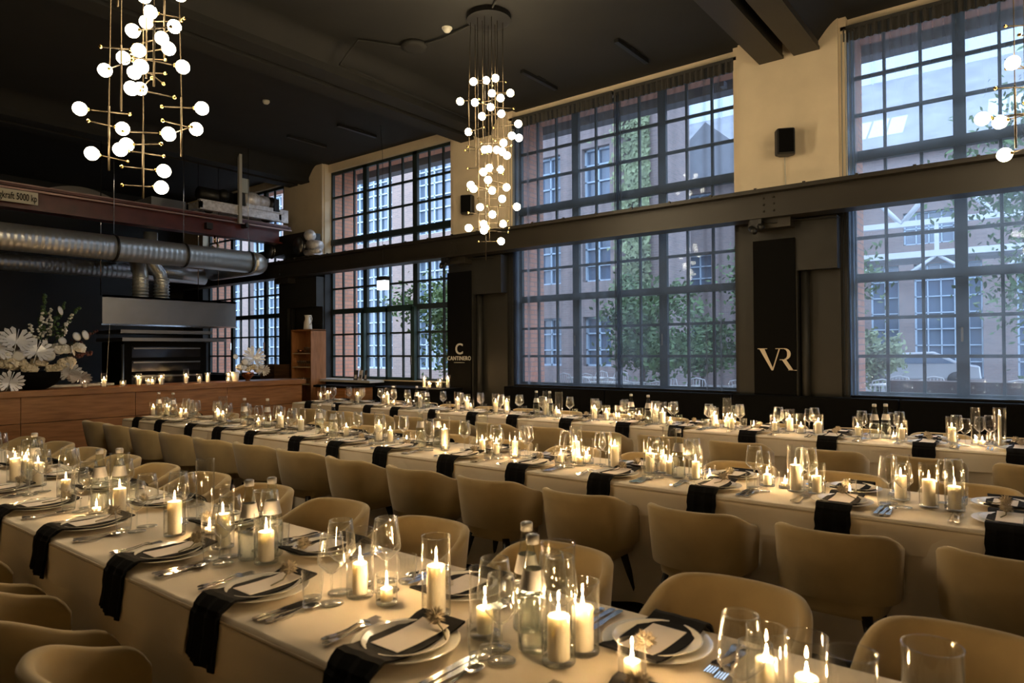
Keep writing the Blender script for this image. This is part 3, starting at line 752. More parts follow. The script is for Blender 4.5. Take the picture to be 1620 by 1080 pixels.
def outline(name, pts, zf, th=0.003, mt=steel_m):
    """flat piece from a half outline (y, halfwidth) with height zf(y)"""
    m = MB(); V = []
    for s in (1, 0):
        for y, w in pts:
            V += [(-w, y, zf(y) + th * s), (w, y, zf(y) + th * s)]
    n = len(pts); F_ = []
    for i in range(n - 1):
        a = 2 * i; F_.append((a, a + 1, a + 3, a + 2)); b = 2 * n + a; F_.append((b, b + 2, b + 3, b + 1))
        F_.append((a, a + 2, b + 2, b)); F_.append((a + 1, b + 1, b + 3, a + 3))
    F_ += [(0, 2 * n, 2 * n + 1, 1), (2 * n - 2, 2 * n - 1, 4 * n - 1, 4 * n - 2)]
    return m.add(V, F_, False)
arch = lambda y: 0.001 + 0.010 * max(0, 1 - abs(y - 0.135) / 0.06) + 0.003 * max(0, 1 - abs(y - 0.02) / 0.05)
HND = [(0, 0.005), (0.006, 0.0105), (0.02, 0.011), (0.05, 0.0075), (0.09, 0.0045), (0.125, 0.0038)]
def fork_p():
    m = outline('f', HND + [(0.14, 0.007), (0.150, 0.0125), (0.16, 0.0125)], arch)
    for k in range(4):
        x = -0.0105 + 0.007 * k; m.box(x - 0.0018, x + 0.0018, 0.158, 0.205, 0.004, 0.007)
    return obj('fork', m, steel_m)
def knife_p():
    return obj('knife', outline('k', [(0, 0.005), (0.006, 0.010), (0.03, 0.010), (0.08, 0.007), (0.10, 0.0075), (0.11, 0.010), (0.17, 0.011), (0.20, 0.008), (0.215, 0.002)], lambda y: 0.001, 0.004), steel_m)
def spoon_p():
    m = outline('s', HND, arch); 
    m.lathe([(0.0005, 0.001), (0.012, 0.002), (0.019, 0.006), (0.0205, 0.0085), (0.018, 0.0085), (0.011, 0.004), (0.0005, 0.003)], 16, (0, 0, 0), False, False)
    n0 = len(m.v) - 16 * 7
    for i in range(n0, len(m.v)):
        x, y, z = m.v[i]; m.v[i] = (x, 0.155 + y * 1.5, z)
    return obj('spoon', m, steel_m)
def wine_p(nm, H, R, word):
    g = thing(nm, word, 'wine glass')
    hs = H * 0.42
    obj('bowl', MB().lathe([(0.003, hs), (R * 0.35, hs + 0.006), (R * 0.98, hs + 0.036), (R, hs + 0.044), (R * 0.90, H * 0.80), (R * 0.77, H), (R * 0.77 - 0.0015, H + 0.001), (R * 0.77 - 0.0015, H - 0.004)], 20, capb=False, capt=False), glass, g)
    obj('stem', MB().lathe([(0.006, 0.004), (0.0035, 0.014), (0.0032, hs * 0.8), (0.005, hs)], 8, capb=False, capt=False), glass, g)
    obj('foot', MB().lathe([(R * 0.88, 0.0), (R * 0.88, 0.002), (0.012, 0.004), (0.005, 0.006)], 20), glass, g)
    return g
def tumbler_p():
    g = thing('water_glass', 'water glass', 'glass')
    obj('glass_body', MB().lathe([(0.029, 0.006), (0.033, 0.05), (0.035, 0.095)], 20, capb=False, capt=False), glass, g)
    obj('thick_base', MB().lathe([(0.026, 0.0), (0.029, 0.004), (0.0295, 0.010), (0.02, 0.012)], 20), glass, g)
    return g
def bottle_p():
    g = thing('water_bottle', 'water bottle', 'bottle')
    obj('glass_body', MB().lathe([(0.036, 0.0), (0.041, 0.006), (0.042, 0.115), (0.040, 0.14), (0.030, 0.19), (0.021, 0.235), (0.0165, 0.265), (0.0155, 0.288)], 24, capt=False), bottle_g, g)
    obj('label', MB().lathe([(0.0365, 0.165), (0.0305, 0.192), (0.026, 0.215)], 24, capb=False, capt=False), label_m, g)
    obj('cap', MB().lathe([(0.0175, 0.282), (0.0178, 0.303), (0.014, 0.306)], 16), cap_m, g)
    obj('water', MB().lathe([(0.038, 0.004), (0.0395, 0.11), (0.0375, 0.135)], 20), glass, g)
    return g
plP, pl2P, cardP, flP = Proto(plate_p()), Proto(plate2_p()), Proto(card_p()), Proto(flower_p())
napS, napL = Proto(napkin_p(0.12)), Proto(napkin_p(0.15))
forkP, knifeP, spoonP = Proto(fork_p()), Proto(knife_p()), Proto(spoon_p())
wineA, wineB = Proto(wine_p('wine_glass', 0.240, 0.049, 'taller')), Proto(wine_p('wine_glass', 0.222, 0.043, 'smaller'))
tumP, botP = Proto(tumbler_p()), Proto(bottle_p())
forkG, glassG = 'cutlery laid at the places', 'stemmed glasses laid at the places'
for p_, cat_ in ((plP, 'plate'), (pl2P, 'plate'), (cardP, 'menu card'), (forkP, 'fork'), (knifeP, 'knife'), (spoonP, 'spoon')):
    tag(p_.root, 'tableware', cat_)
PLATES = []
def setting(x, tbl, side, who, long_nap=False):
    y0, y1 = T[tbl]
    rz = 0 if side == 'camera' else PI
    ye = y0 if side == 'camera' else y1
    def P(lx, ly, lz=0.0):
        s = 1 if rz == 0 else -1
        return (x + s * lx, ye + s * ly, ZT + lz)
    q = '%s, %s side, %s table' % (who, side, tbl)
    j = lambda a: random.uniform(-a, a)
    dx = j(0.012)
    plP.put(P(dx, 0.178), 0, 'wide white charger plate, ' + q, 'charger plates at the places')
    pl2P.put(P(dx, 0.178, 0.0078), 0, 'white dinner plate under napkin, ' + q, 'dinner plates at the places')
    (napL if long_nap else napS).put(P(dx, 0.0, 0.004), rz + j(0.03), 'black napkin, ' + q, 'black napkins at the places')
    cardP.put(P(dx + j(0.004), 0.0, 0.0025), rz + j(0.03), 'pale menu card, ' + q, 'menu cards on the napkins')
    flP.put(P(dx + j(0.02), 0.28, 0.02), rz + j(0.8), 'dried flower, ' + q, 'dried flowers on the menu cards', (1.35, 1.35, 1.35))
    forkP.put(P(-0.185, 0.04 + j(0.01)), rz + j(0.03), 'inner fork, ' + q, forkG)
    forkP.put(P(-0.212, 0.055 + j(0.01)), rz + j(0.03), 'outer fork, ' + q, forkG)
    knifeP.put(P(0.185, 0.03 + j(0.01)), rz + j(0.03), 'inner knife, ' + q, forkG)
    knifeP.put(P(0.210, 0.025 + j(0.01)), rz + j(0.03), 'outer knife, ' + q, forkG)
    spoonP.put(P(0.238, 0.03 + j(0.01)), rz + j(0.03), 'spoon, ' + q, forkG)
    wineA.put(P(0.20 + j(0.012), 0.325 + j(0.01)), 0, 'taller wine glass, ' + q, glassG)
    wineB.put(P(0.262 + j(0.01), 0.262 + j(0.012)), 0, 'smaller wine glass, ' + q, glassG)
    tumP.put(P(0.19 + j(0.01), 0.245 + j(0.01)), 0, 'water tumbler, ' + q, 'water tumblers at the places')
    PLATES.append((x + dx * (1 if rz == 0 else -1), ye + (0.178 if rz == 0 else -0.178)))
    for lx, ly in ((0.20, 0.325), (0.262, 0.262), (0.19, 0.245)):
        p = P(lx, ly); GL.append((p[0], p[1]))
GL = []
SET_M = [-8.59, -8.01, -7.30, -6.72, -6.10, -5.36, -4.80, -4.19, -3.47, -2.84, -2.18, -1.53, -0.85, -0.15]
SET_R = [-9.09, -8.42, -7.69, -7.10, -6.38, -5.70, -5.04, -4.28, -3.55, -2.94, -2.24, -1.52, -0.81, -0.17]
SET_F = [-4.80, -4.12, -3.47, -2.73, -2.06, -1.37, -0.72]
SET_FF = [-5.72, -5.04, -4.38, -3.68, -3.0, -2.30, -1.55, -0.85]
W_ = lambda i: '%s place from the bar' % ORD[i]
for i, x in enumerate(SET_M): setting(x, 'middle', 'camera', W_(i))
for i, x in enumerate(SET_M): setting(x - 0.02, 'middle', 'window', W_(i))
for i, x in enumerate(SET_R): setting(x, 'rear', 'camera', W_(i))
for i, x in enumerate(SET_R): setting(x - 0.02, 'rear', 'window', W_(i))
for i, x in enumerate(SET_F): setting(x, 'front', 'camera', '%s place from photo left' % ORD[i], True)
for i, x in enumerate(SET_FF): setting(x, 'front', 'window', '%s place from photo left' % ORD[i])

# ------------------------------------------------------------------ candles, glass cylinders, bottles
_cm = {}
def candle(x, y, z, r, h, label, group):
    h = max(0.018, h)
    key = (round(r, 3), round(h, 2))
    g = thing('candle', label, 'candle', (x, y, z), 0, group)
    if key not in _cm:
        a = MB().lathe([(r * 0.97, 0), (r, 0.002), (r, h - 0.003), (r * 0.93, h), (r * 0.55, h - 0.003), (0.001, h - 0.004)], 20, capt=False).mesh('wax', wax)
        b = MB().tube([(0, 0, h - 0.004), (0.001, 0, h + 0.008)], 0.0012, 5).mesh('wick', wick_m)
        c = MB().lathe([(0.0008, h + 0.003), (0.0030, h + 0.008), (0.0037, h + 0.013), (0.0026, h + 0.021), (0.0006, h + 0.031)], 8).mesh('flame', flame_m)
        _cm[key] = (a, b, c)
    for nm, me in zip(('wax', 'wick', 'flame'), _cm[key]): link(nm, me, g)
    return g
_cy = {}
def cylinder(x, y, z, r, h, label, group):
    key = (round(r, 3), round(h, 2))
    g = thing('glass_cylinder', label, 'candle holder', (x, y, z), 0, group)
    if key not in _cy:
        _cy[key] = (MB().lathe([(r, 0.008), (r, h)], 24, capb=False, capt=False).mesh('tube_wall', cyl_g),
                    MB().lathe([(r * 0.98, 0.0), (r, 0.003), (r, 0.008)], 24).mesh('base', cyl_g),
                    MB().lathe([(r - 0.0012, h), (r - 0.0012, h + 0.002), (r + 0.0012, h + 0.002), (r + 0.0012, h)], 24, capb=False, capt=False).mesh('rim', cyl_g))
    for nm, me in zip(('tube_wall', 'base', 'rim'), _cy[key]): link(nm, me, g)
    return g
FGC = [(-5.07, 1.43, 0.14), (-5.05, 1.55, 0.12), (-4.84, 1.41, 0.13), (-4.3, 1.45, 0.09), (-3.75, 1.4, 0.02), (-3.63, 1.46, 0.12), (-3.02, 1.44, 0.14), (-2.91, 1.54, 0.01), (-2.67, 1.47, 0.13), (-2.36, 1.49, 0.11), (-1.85, 1.52, 0.04), (-1.76, 1.52, 0.1), (-1.66, 1.46, 0.04), (-1.47, 1.49, 0.14), (-1.21, 1.50, 0.07), (-1.08, 1.66, 0.11), (-0.98, 1.47, 0.11), (-0.80, 1.48, 0.04), (-0.51, 1.60, 0.09), (-0.42, 1.56, 0.08)]
MIDC = [(-9.0, 4.02, 0.1), (-8.63, 4.02, 0.12), (-8.29, 4.1, 0.07), (-8.15, 4.02, 0.08), (-7.5, 4.1, 0.12), (-7.38, 4.0, 0.1), (-6.63, 4.05, 0.06), (-6.16, 4.0, 0.14), (-5.94, 4.1, 0.11), (-5.4, 4.02, 0.04), (-5.22, 4.1, 0.08), (-4.71, 4.06, 0.14), (-4.55, 4.04, 0.1), (-4.31, 4.02, 0.04), (-3.92, 4.08, 0.15), (-3.84, 4.0, 0.03), (-3.46, 4.02, 0.1), (-3.35, 4.06, 0.08), (-3.2, 4.1, 0.1), (-3.14, 4.02, 0.02), (-2.66, 4.12, 0.14), (-2.68, 4.00, 0.05), (-2.57, 4.02, 0.05), (-2.51, 4.08, 0.05), (-2.44, 4.12, 0.14), (-2.02, 4.02, 0.12), (-1.99, 4.10, 0.1), (-1.92, 3.99, 0.08), (-1.76, 4.12, 0.1), (-1.74, 4.02, 0.02), (-1.3, 4.06, 0.06), (-1.2, 4.06, 0.02), (-1.13, 4.08, 0.14), (-1.03, 4.03, 0.09), (-0.85, 4.02, 0.02), (-0.62, 4.10, 0.12), (-0.48, 4.0, 0.13), (-0.37, 3.99, 0.11)]
FARC = [(-9.3, 6.8, 0.09), (-9.13, 6.8, 0.13), (-8.39, 6.8, 0.13), (-7.83, 6.85, 0.11), (-7.70, 6.8, 0.16), (-7.6, 6.85, 0.04), (-7.25, 6.8, 0.06), (-7.01, 6.82, 0.15), (-6.29, 6.8, 0.13), (-6.16, 6.85, 0.13), (-6.05, 6.8, 0.06), (-5.62, 6.8, 0.13), (-5.47, 6.84, 0.14), (-5.4, 6.76, 0.04), (-4.85, 6.82, 0.18), (-4.70, 6.8, 0.08), (-4.60, 6.75, 0.05), (-4.15, 6.82, 0.12), (-3.98, 6.80, 0.09), (-3.88, 6.85, 0.04), (-3.8, 6.77, 0.05), (-3.52, 6.78, 0.08), (-3.40, 6.84, 0.14), (-3.28, 6.77, 0.12), (-3.2, 6.83, 0.04), (-2.72, 6.84, 0.11), (-2.66, 6.76, 0.04), (-2.59, 6.85, 0.1), (-2.50, 6.74, 0.1), (-2.3, 6.8, 0.04), (-2.07, 6.8, 0.08), (-1.97, 6.85, 0.12), (-1.85, 6.78, 0.06), (-1.74, 6.84, 0.11), (-1.35, 6.80, 0.08), (-1.11, 6.82, 0.02), (-1.03, 6.75, 0.1), (-0.59, 6.78, 0.12), (-0.48, 6.83, 0.03), (-0.43, 6.76, 0.03), (-0.33, 6.80, 0.25)]
def settle(P, r, tbl):
    """nudge along and across the middle of the table until clear of plates, glasses and what already stands there"""
    y0, y1 = T[tbl]; yc = (y0 + y1) / 2
    best = None
    for k in range(60):
        x = P[0] + (0 if k == 0 else random.uniform(-0.004, 0.004) * k * .6); y = P[1] + (0 if k == 0 else random.uniform(-0.003, 0.003) * k * .8)
        y = min(max(y, yc - 0.09), yc + 0.09)
        bad = 0
        for (a, b) in PLATES:
            d = math.hypot(x - a, y - b); bad += max(0, 0.150 + r - d)
        for (a, b) in GL:
            d = math.hypot(x - a, y - b); bad += max(0, 0.042 + r - d)
        for (a, b, rr) in BUSY:
            d = math.hypot(x - a, y - b); bad += max(0, rr + r + 0.003 - d)
        bad += 0.02 * math.hypot(x - P[0], y - P[1])
        if best is None or bad < best[0]: best = (bad, x, y)
        if bad < 0.003: break
    return best[1], best[2]
BUSY = []
BOT = {'front': [(-4.96, 1.5), (-3.84, 1.43), (-3.76, 1.55), (-2.47, 1.42), (-2.41, 1.53), (-1.14, 1.42), (-1.17, 1.58)],
       'middle': [(-8.79, 4.0), (-8.53, 4.1), (-6.82, 4.0), (-6.54, 4.1), (-5.5, 4.0), (-5.3, 4.0), (-4.12, 4.0), (-4.02, 4.1), (-1.82, 3.99)],
       'rear': [(-7.04, 6.75), (-6.92, 6.85), (-4.95, 6.75), (-4.78, 6.75), (-3.62, 6.86), (-3.37, 6.72), (-1.22, 6.76), (-1.13, 6.88)]}
for tb in BOT:
    for i, (x, y) in enumerate(BOT[tb]):
        x, y = settle((x, y), 0.042, tb); BUSY.append((x, y, 0.042))
        botP.put((x, y, ZT), random.uniform(0, 6), 'clear glass water bottle, white label and cap, %s from the left on the %s table' % (ORD[i], tb), 'water bottles on the tables')
def run(tb, lst):
    cnt = {}
    for i, (x, y, h) in enumerate(lst):
        tea = h <= 0.045
        r = 0.020 if tea else (0.029 if h > 0.105 else 0.024)
        if h > 0.2: r = 0.012
        cr = 0.034 if tea else 0.044
        x, y = settle((x, y), cr, tb)
        BUSY.append((x, y, cr))
        kind = 'lit tealight' if tea else ('tall white pillar candle' if h > 0.105 else 'short white pillar candle')
        if h > 0.2: kind = 'slender white taper candle'
        k = cnt.get(kind, 0); cnt[kind] = k + 1
        candle(x, y, ZT + 0.009, r, h, '%s, %s of its kind from the left, %s table' % (kind, ORD[k], tb), 'lit candles on the %s table' % tb)
        hh = 0.09 if tea else h + 0.075 + 0.02 * (i % 3)
        if h > 0.2: hh = 0.31
        elif i % 11 == 5: hh = 0.30
        cylinder(x, y, ZT, cr, hh, 'clear glass cylinder around the %s %s from the left, %s table' % (ORD[k], kind, tb), 'glass cylinders around candles, %s table' % tb)
run('front', FGC); run('middle', MIDC); run('rear', FARC)
for x, y, h, r, lb in ((-0.19, 1.60, 0.20, 0.055, 'empty wide glass cylinder at the near end of the front table'), (-3.1, 1.62, 0.30, 0.04, 'very tall slim empty glass cylinder beside the front table bottles'),
                       (-0.30, 1.42, 0.22, 0.045, 'empty glass cylinder in the corner of the front table')):
    cylinder(x, y, ZT, r, h, lb, 'empty glass cylinders')
# ------------------------------------------------------------------ bar
t = thing('bar_counter', 'long oak veneered bar counter in front of the open kitchen', 'counter', (-11.4, 3.2, 0))
fp = MB()
for i in range(6): fp.box(0.24, 0.28, -4.5 + i * 1.5 + 0.004, -4.5 + (i + 1) * 1.5 - 0.004, 0.16, 0.58).box(0.24, 0.28, -4.5 + i * 1.5 + 0.004, -4.5 + (i + 1) * 1.5 - 0.004, 0.588, 0.95)
obj('front_panel', fp, bar_wood, t)
obj('end_panel', MB().box(-0.3, 0.27, 4.46, 4.5, 0.0, 0.95), bar_wood, t)
obj('carcass', MB().box(-0.3, 0.235, -4.5, 4.45, 0.16, 0.95), black_m, t)
obj('plinth', MB().box(-0.3, 0.2, -4.5, 4.45, 0.0, 0.16), black_m, t)
obj('worktop', MB().box(-0.36, 0.33, -4.55, 4.55, 0.95, 1.04), bar_wood, t, bevel=0.006)
t = thing('sideboard', 'low wooden service sideboard between bar end and door', 'sideboard', (-11.0, 8.25, 0))
obj('body', MB().box(-0.05, 0.9, -0.3, 0.3, 0.0, 0.88), bar_wood, t)
obj('top', MB().box(-0.08, 0.94, -0.33, 0.33, 0.88, 0.92), black_m, t)
for k in range(2): obj('door', MB().box(0.0 + 0.44 * k, 0.42 + 0.44 * k, -0.315, -0.30, 0.06, 0.84), bar_wood, t)
t = thing('side_table', 'dark narrow table with grouped candles by the glazed door', 'table', (-8.45, 8.15, 0))
obj('tabletop', MB().box(-0.85, 0.8, -0.28, 0.25, 0.90, 0.94), black_m, t)
obj('body', MB().box(-0.8, 0.75, -0.24, 0.22, 0.0, 0.90), black_m, t)
for i, (x, lb) in enumerate(((-10.62, 'first of the three photo cards on the white sill, nearest bar'), (-10.48, 'middle one of the three photo cards on the white sill'), (-10.33, 'third of the three photo cards on the sill, nearest the door'))):
    g = thing('photo_card', lb, 'card', (x, 8.56, 1.0), 0.1 - 0.15 * i, 'photo cards on the sill')
    obj('card', MB().add([(-0.055, 0, 0), (0.055, 0, 0), (0.055, 0.03, 0.19), (-0.055, 0.03, 0.19), (-0.055, 0.006, 0), (0.055, 0.006, 0), (0.055, 0.036, 0.19), (-0.055, 0.036, 0.19)], [(0, 1, 2, 3), (7, 6, 5, 4), (0, 4, 5, 1), (2, 6, 7, 3), (1, 5, 6, 2), (0, 3, 7, 4)]), mat('photo_card', (0.08, 0.08, 0.09), .4) if i != 1 else card_m, g)
    obj('pale_strip', MB().box(-0.03, 0.03, -0.002, 0.004, 0.03, 0.10).xf(lambda v: (v.x, v.y + v.z * 0.158, v.z)), card_m if i != 1 else mat('photo_card', (0.08, 0.08, 0.09)), g)
tag(obj('sill_board', MB().box(-11.9, -10.1, 8.48, 8.84, 0.955, 1.0), mat('white_sill', (0.6, 0.6, 0.58), .5)), 'white sill board carrying three photo cards', 'sill')
k = 0
for x, y, h in ((-8.25, 8.1, 0.14), (-8.08, 8.05, 0.06), (-7.98, 8.15, 0.05), (-7.86, 8.08, 0.10), (-7.78, 8.18, 0.15)):
    candle(x, y, 0.949, 0.024, h, 'candle on the dark side table by the door, %s from the left' % ORD[k], 'candles on the side table')
    cylinder(x, y, 0.94, 0.042, h + 0.07, 'glass cylinder on the dark side table by the door, %s from the left' % ORD[k], 'candle glasses on the side table'); k += 1
# candles along the bar
for k, (y, x, h, hh) in enumerate(((4.02, -11.2, 0.07, 0.15), (4.30, -11.25, 0.11, 0.21), (4.55, -11.2, 0.035, 0.09), (4.78, -11.2, 0.11, 0.19), (4.90, -11.14, 0.06, 0.12), (5.00, -11.22, 0.05, 0.12), (5.10, -11.14, 0.11, 0.18),
                                   (5.55, -11.25, 0.12, 0.24), (5.75, -11.2, 0.07, 0.15), (5.92, -11.25, 0.12, 0.17), (6.22, -11.12, 0.03, 0.09), (6.30, -11.25, 0.11, 0.17))):
    candle(x, y, 1.049, 0.026, h, 'lit candle on the bar counter, %s from the big bouquet' % ORD[k], 'candles on the bar')
    cylinder(x, y, 1.04, 0.042, hh, 'glass cylinder on the bar counter, %s from the big bouquet' % ORD[k], 'candle glasses on the bar')
t = thing('white_beaker', 'plain white tapered beaker on the bar beside small bouquet', 'beaker', (-11.25, 6.42, 1.04))
obj('beaker_body', MB().lathe([(0.055, 0), (0.07, 0.17), (0.066, 0.17), (0.052, 0.01)], 20, capt=True), china, t)

# ------------------------------------------------------------------ bouquets
def monstera(mb_name, parent, loc, size, tilt, roll, mt):
    m = MB(); n = 7
    for s in (-1, 1):
        for i in range(n):
            a = (i + 0.2) / n * 2.7 + 0.1; b = a + 2.7 / n * 0.80
            R_ = size * (1.0 - 0.28 * (a / 2.8))
            def q(r, an): return (s * r * math.sin(an), r * math.cos(an) * 0.95, 0.16 * size * math.sin(r / size * 2) + 0.03 * size * math.cos(2 * an))
            p0, p1, p2, p3, p4 = q(0.08 * size, a), q(R_ * 0.85, a), q(R_, (a + b) / 2), q(R_ * 0.85, b), q(0.08 * size, b)
            b2 = (i + 1.2) / n * 2.7 + 0.1; c0, c1, c2 = q(R_ * 0.5, a), q(R_ * 0.5, b), q(R_ * 0.5, b2); z0 = (0, 0, 0)
            m.add([z0, c0, c1, c2, p1, p2, p3], [(0, 1, 2, 3), (1, 4, 5, 6, 2)], False)
    m.tube([(0, -size * 0.7, -0.02), (0, 0, 0.01), (0, size * 0.8, 0.14 * size)], 0.004, 5)
    o = obj(mb_name, m, mt, parent, loc, solid=0.002); o.rotation_euler = (tilt, 0.25, roll); return o
def ruffle(name, parent, loc, r, mt, seed, petals=26):
    rnd = random.Random(seed); m = MB()
    for i in range(petals):
        a = rnd.uniform(0, 2 * PI); c = rnd.uniform(-0.3, 1); s_ = math.sqrt(1 - c * c); d = Vector((s_ * math.cos(a), s_ * math.sin(a), c))
        p = d * r * 0.72; u = d.orthogonal().normalized(); w = d.cross(u); k = r * rnd.uniform(0.4, 0.55)
        ring = [p + (u * math.cos(t_) + w * math.sin(t_)) * k + d * (k * 0.35 * math.sin(3 * t_ + i)) for t_ in [2 * PI * j / 7 for j in range(7)]]
        m.add([p + d * k * 0.1] + ring, [(0, j + 1, (j + 1) % 7 + 1) for j in range(7)], False)
    m.ball((0, 0, 0), r * 0.6, 10, 7)
    return obj(name, m, mt, parent, loc)
def disc(name, parent, loc, r, mt, rx, rz):
    m = MB().lathe([(0.001, 0.002), (r * 0.6, 0.004), (r, 0), (r * 0.6, -0.002)], 18, capb=False, capt=False); m.tube([(r, 0, 0), (r * 1.6, 0.01, -0.05)], 0.002, 4)
    o = obj(name, m, mt, parent, loc); o.rotation_euler = (rx, 0, rz); return o
def spray(name, parent, p0, p1, mt, seed, blos=0.014):
    rnd = random.Random(seed); m = MB(); P0, P1 = Vector(p0), Vector(p1)
    for i in range(34):
        k = 0.25 + 0.75 * i / 34; c = P0.lerp(P1, k) + Vector((rnd.uniform(-1, 1), rnd.uniform(-1, 1), rnd.uniform(-1, 1))) * 0.045 * (1.2 - k)
        m.ball(c, blos * rnd.uniform(0.7, 1.2), 6, 4)
    o = obj(name, m, mt, parent); obj('stem', MB().tube([p0, (P0.lerp(P1, .5) + Vector((0.02, 0, 0.02))), p1], 0.003, 5), green_l, o); return o
yax = Vector((0, 1, 0))
t = thing('bouquet', 'large white and silver bouquet in a black boat bowl', 'bouquet', (-11.3, 3.42, 1.04), 0, 'bouquets on the bar'); t.scale = (1.2, 1.22, 1.15)
bw = MB().lathe([(0.02, 0.0), (0.10, 0.0), (0.2, 0.06), (0.27, 0.15), (0.29, 0.22), (0.27, 0.22), (0.18, 0.08), (0.02, 0.03)], 28, capt=False).xf(lambda v: (v.x * 0.55, v.y * 1.05, v.z))
obj('bowl', bw, black_m, t)
rnd = random.Random(5)
for i in range(13):
    a = i / 12; ruffle('bloom', t, (rnd.uniform(-0.04, 0.13), -0.32 + 0.68 * a, 0.24 + rnd.uniform(0, 0.10)), rnd.uniform(0.062, 0.085), flower_c, i)
for i in range(11):
    a = i / 10; ruffle('bloom', t, (rnd.uniform(-0.08, 0.10), -0.32 + 0.75 * a, 0.36 + 0.16 * a + rnd.uniform(-0.03, 0.06)), rnd.uniform(0.06, 0.09), flower_w, i + 20)
for (y, z, s, tl, rl) in ((-0.42, 0.52, 0.24, 1.25, 1.9), (-0.22, 0.58, 0.22, 1.0, 1.5), (-0.02, 0.46, 0.20, 1.1, 1.35), (-0.28, 0.10, 0.17, 1.7, 1.6), (-0.55, 0.30, 0.2, 1.3, 2.2), (0.32, 0.20, 0.17, 2.0, 1.2), (0.42, 0.14, 0.16, 2.3, 1.3)):
    monstera('leaf', t, (0.12, y, z), s, tl, rl, leaf_s)
for i, (y, z, r) in enumerate(((-0.2, 0.42, 0.07), (0.1, 0.42, 0.075), (0.22, 0.50, 0.07), (0.24, 0.60, 0.05), (0.40, 0.66, 0.06), (0.5, 0.68, 0.065), (0.22, 0.98, 0.06), (0.36, 0.48, 0.07), (0.28, 0.78, 0.055), (0.12, 0.72, 0.05))):
    disc('seed_disc', t, (0.12 - 0.02 * (i % 3), y, z), r, lunaria, 1.35, 1.2 + 0.2 * i)
for i, (a, b) in enumerate((((0, 0.0, 0.45), (0.02, 0.08, 1.0)), ((0, -0.02, 0.45), (0, -0.05, 0.82)), ((0, 0.2, 0.5), (0.02, 0.38, 0.95)), ((0, 0.1, 0.5), (0.0, 0.16, 1.02)))):
    spray('blossom_spray', t, a, b, flower_w, i)
for i, (a, b) in enumerate((((0, 0.05, 0.5), (0, 0.10, 1.2)), ((0, 0.15, 0.5), (0, 0.46, 1.05)), ((0, 0.1, 0.55), (0, 0.3, 1.1)))):
    spray('green_spray', t, a, b, green_l, i + 9, 0.018)
spray('dark_spray', t, (0, 0.3, 0.5), (-0.05, 0.68, 0.75), mat('dark_red_leaf', (0.07, 0.02, 0.02), .7), 31, 0.014)
spray('dark_spray', t, (0, 0.3, 0.4), (-0.05, 0.62, 0.45), MATS['dark_red_leaf'], 32, 0.018)
t = thing('bouquet', 'small cream bouquet with one silver fan leaf in copper bowl', 'bouquet', (-11.35, 6.72, 1.04), 0, 'bouquets on the bar')
obj('bowl', MB().lathe([(0.05, 0.0), (0.03, 0.02), (0.06, 0.05), (0.11, 0.10), (0.10, 0.15)], 20, capt=False), copper, t)
for i in range(9):
    a = i / 8; ruffle('bloom', t, (0.05 + rnd.uniform(-0.03, 0.05), -0.22 + 0.44 * a, 0.17 + rnd.uniform(-0.02, 0.08) + 0.06 * math.sin(a * PI)), rnd.uniform(0.055, 0.075), flower_c if i % 2 else flower_w, i + 50)
monstera('leaf', t, (0.06, 0.08, 0.40), 0.25, 1.3, 1.35, leaf_s); monstera('leaf', t, (0.06, 0.26, 0.18), 0.15, 2.0, 1.2, leaf_s)
for i, (y, z, r) in enumerate(((-0.12, 0.34, 0.065), (-0.14, 0.24, 0.055), (-0.30, 0.44, 0.05))): disc('seed_disc', t, (0.12, y, z), r, lunaria, 1.3, 1.3 + 0.2 * i)

# ------------------------------------------------------------------ shelf unit, jug, glasses, casks
t = thing('shelf_unit', 'narrow open wooden shelf unit holding small stemmed glasses', 'shelf', (-11.98, 8.45, 0))
for a, b in ((-0.34, -0.31), (0.31, 0.34)): obj('side_panel', MB().box(a, b, -0.18, 0.18, 0, 2.0), shelf_wood, t)
obj('back_panel', MB().box(-0.31, 0.31, 0.165, 0.18, 0, 2.0), shelf_wood, t)
SH = (0.9, 1.25, 1.53, 1.82)
obj('top_panel', MB().box(-0.34, 0.34, -0.18, 0.18, 1.98, 2.01), shelf_wood, t)
for z in SH[:3] + (0.5,): obj('shelf', MB().box(-0.31, 0.31, -0.17, 0.165, z - 0.02, z), mat('pale_shelf', (0.6, 0.45, 0.28), .5), t)
gob = thing('goblet', 'goblet', 'glass')
obj('glass_body', MB().lathe([(0.026, 0), (0.006, 0.012), (0.006, 0.05), (0.03, 0.075), (0.032, 0.12)], 14, capt=False), glass_mat('thick_glass', (0.8, 0.85, 0.85), 1.0, 0.2), gob)
gP = Proto(gob)
for r, z in enumerate(SH[:2]):
    for k in range(7):
        gP.put((-12.22 + 0.08 * k, 8.38, z), 0, 'small goblet on the %s shelf, %s from the left' % (('lower', 'middle')[r], ORD[k]), 'goblets in the shelf unit')
for k in range(2): gP.put((-11.98 + 0.1 * k, 8.38, SH[2]), 0, 'small goblet on the upper shelf beside the bowl, %s one' % ORD[k], 'goblets in the shelf unit')
tag(obj('small_bowl', MB().lathe([(0.03, 0), (0.06, 0.03), (0.07, 0.07), (0.064, 0.07), (0.05, 0.03), (0.02, 0.01)], 20, (-12.12, 8.36, SH[2]), capt=False), copper), 'small copper bowl on the upper shelf of the shelf unit', 'bowl')
t = thing('jug', 'white enamel jug standing on top of the shelf unit', 'jug', (-12.0, 8.45, 2.01))
obj('jug_body', MB().lathe([(0.085, 0), (0.09, 0.02), (0.075, 0.16), (0.055, 0.22), (0.065, 0.28), (0.078, 0.30), (0.07, 0.30), (0.05, 0.22)], 24, capt=False), china, t)
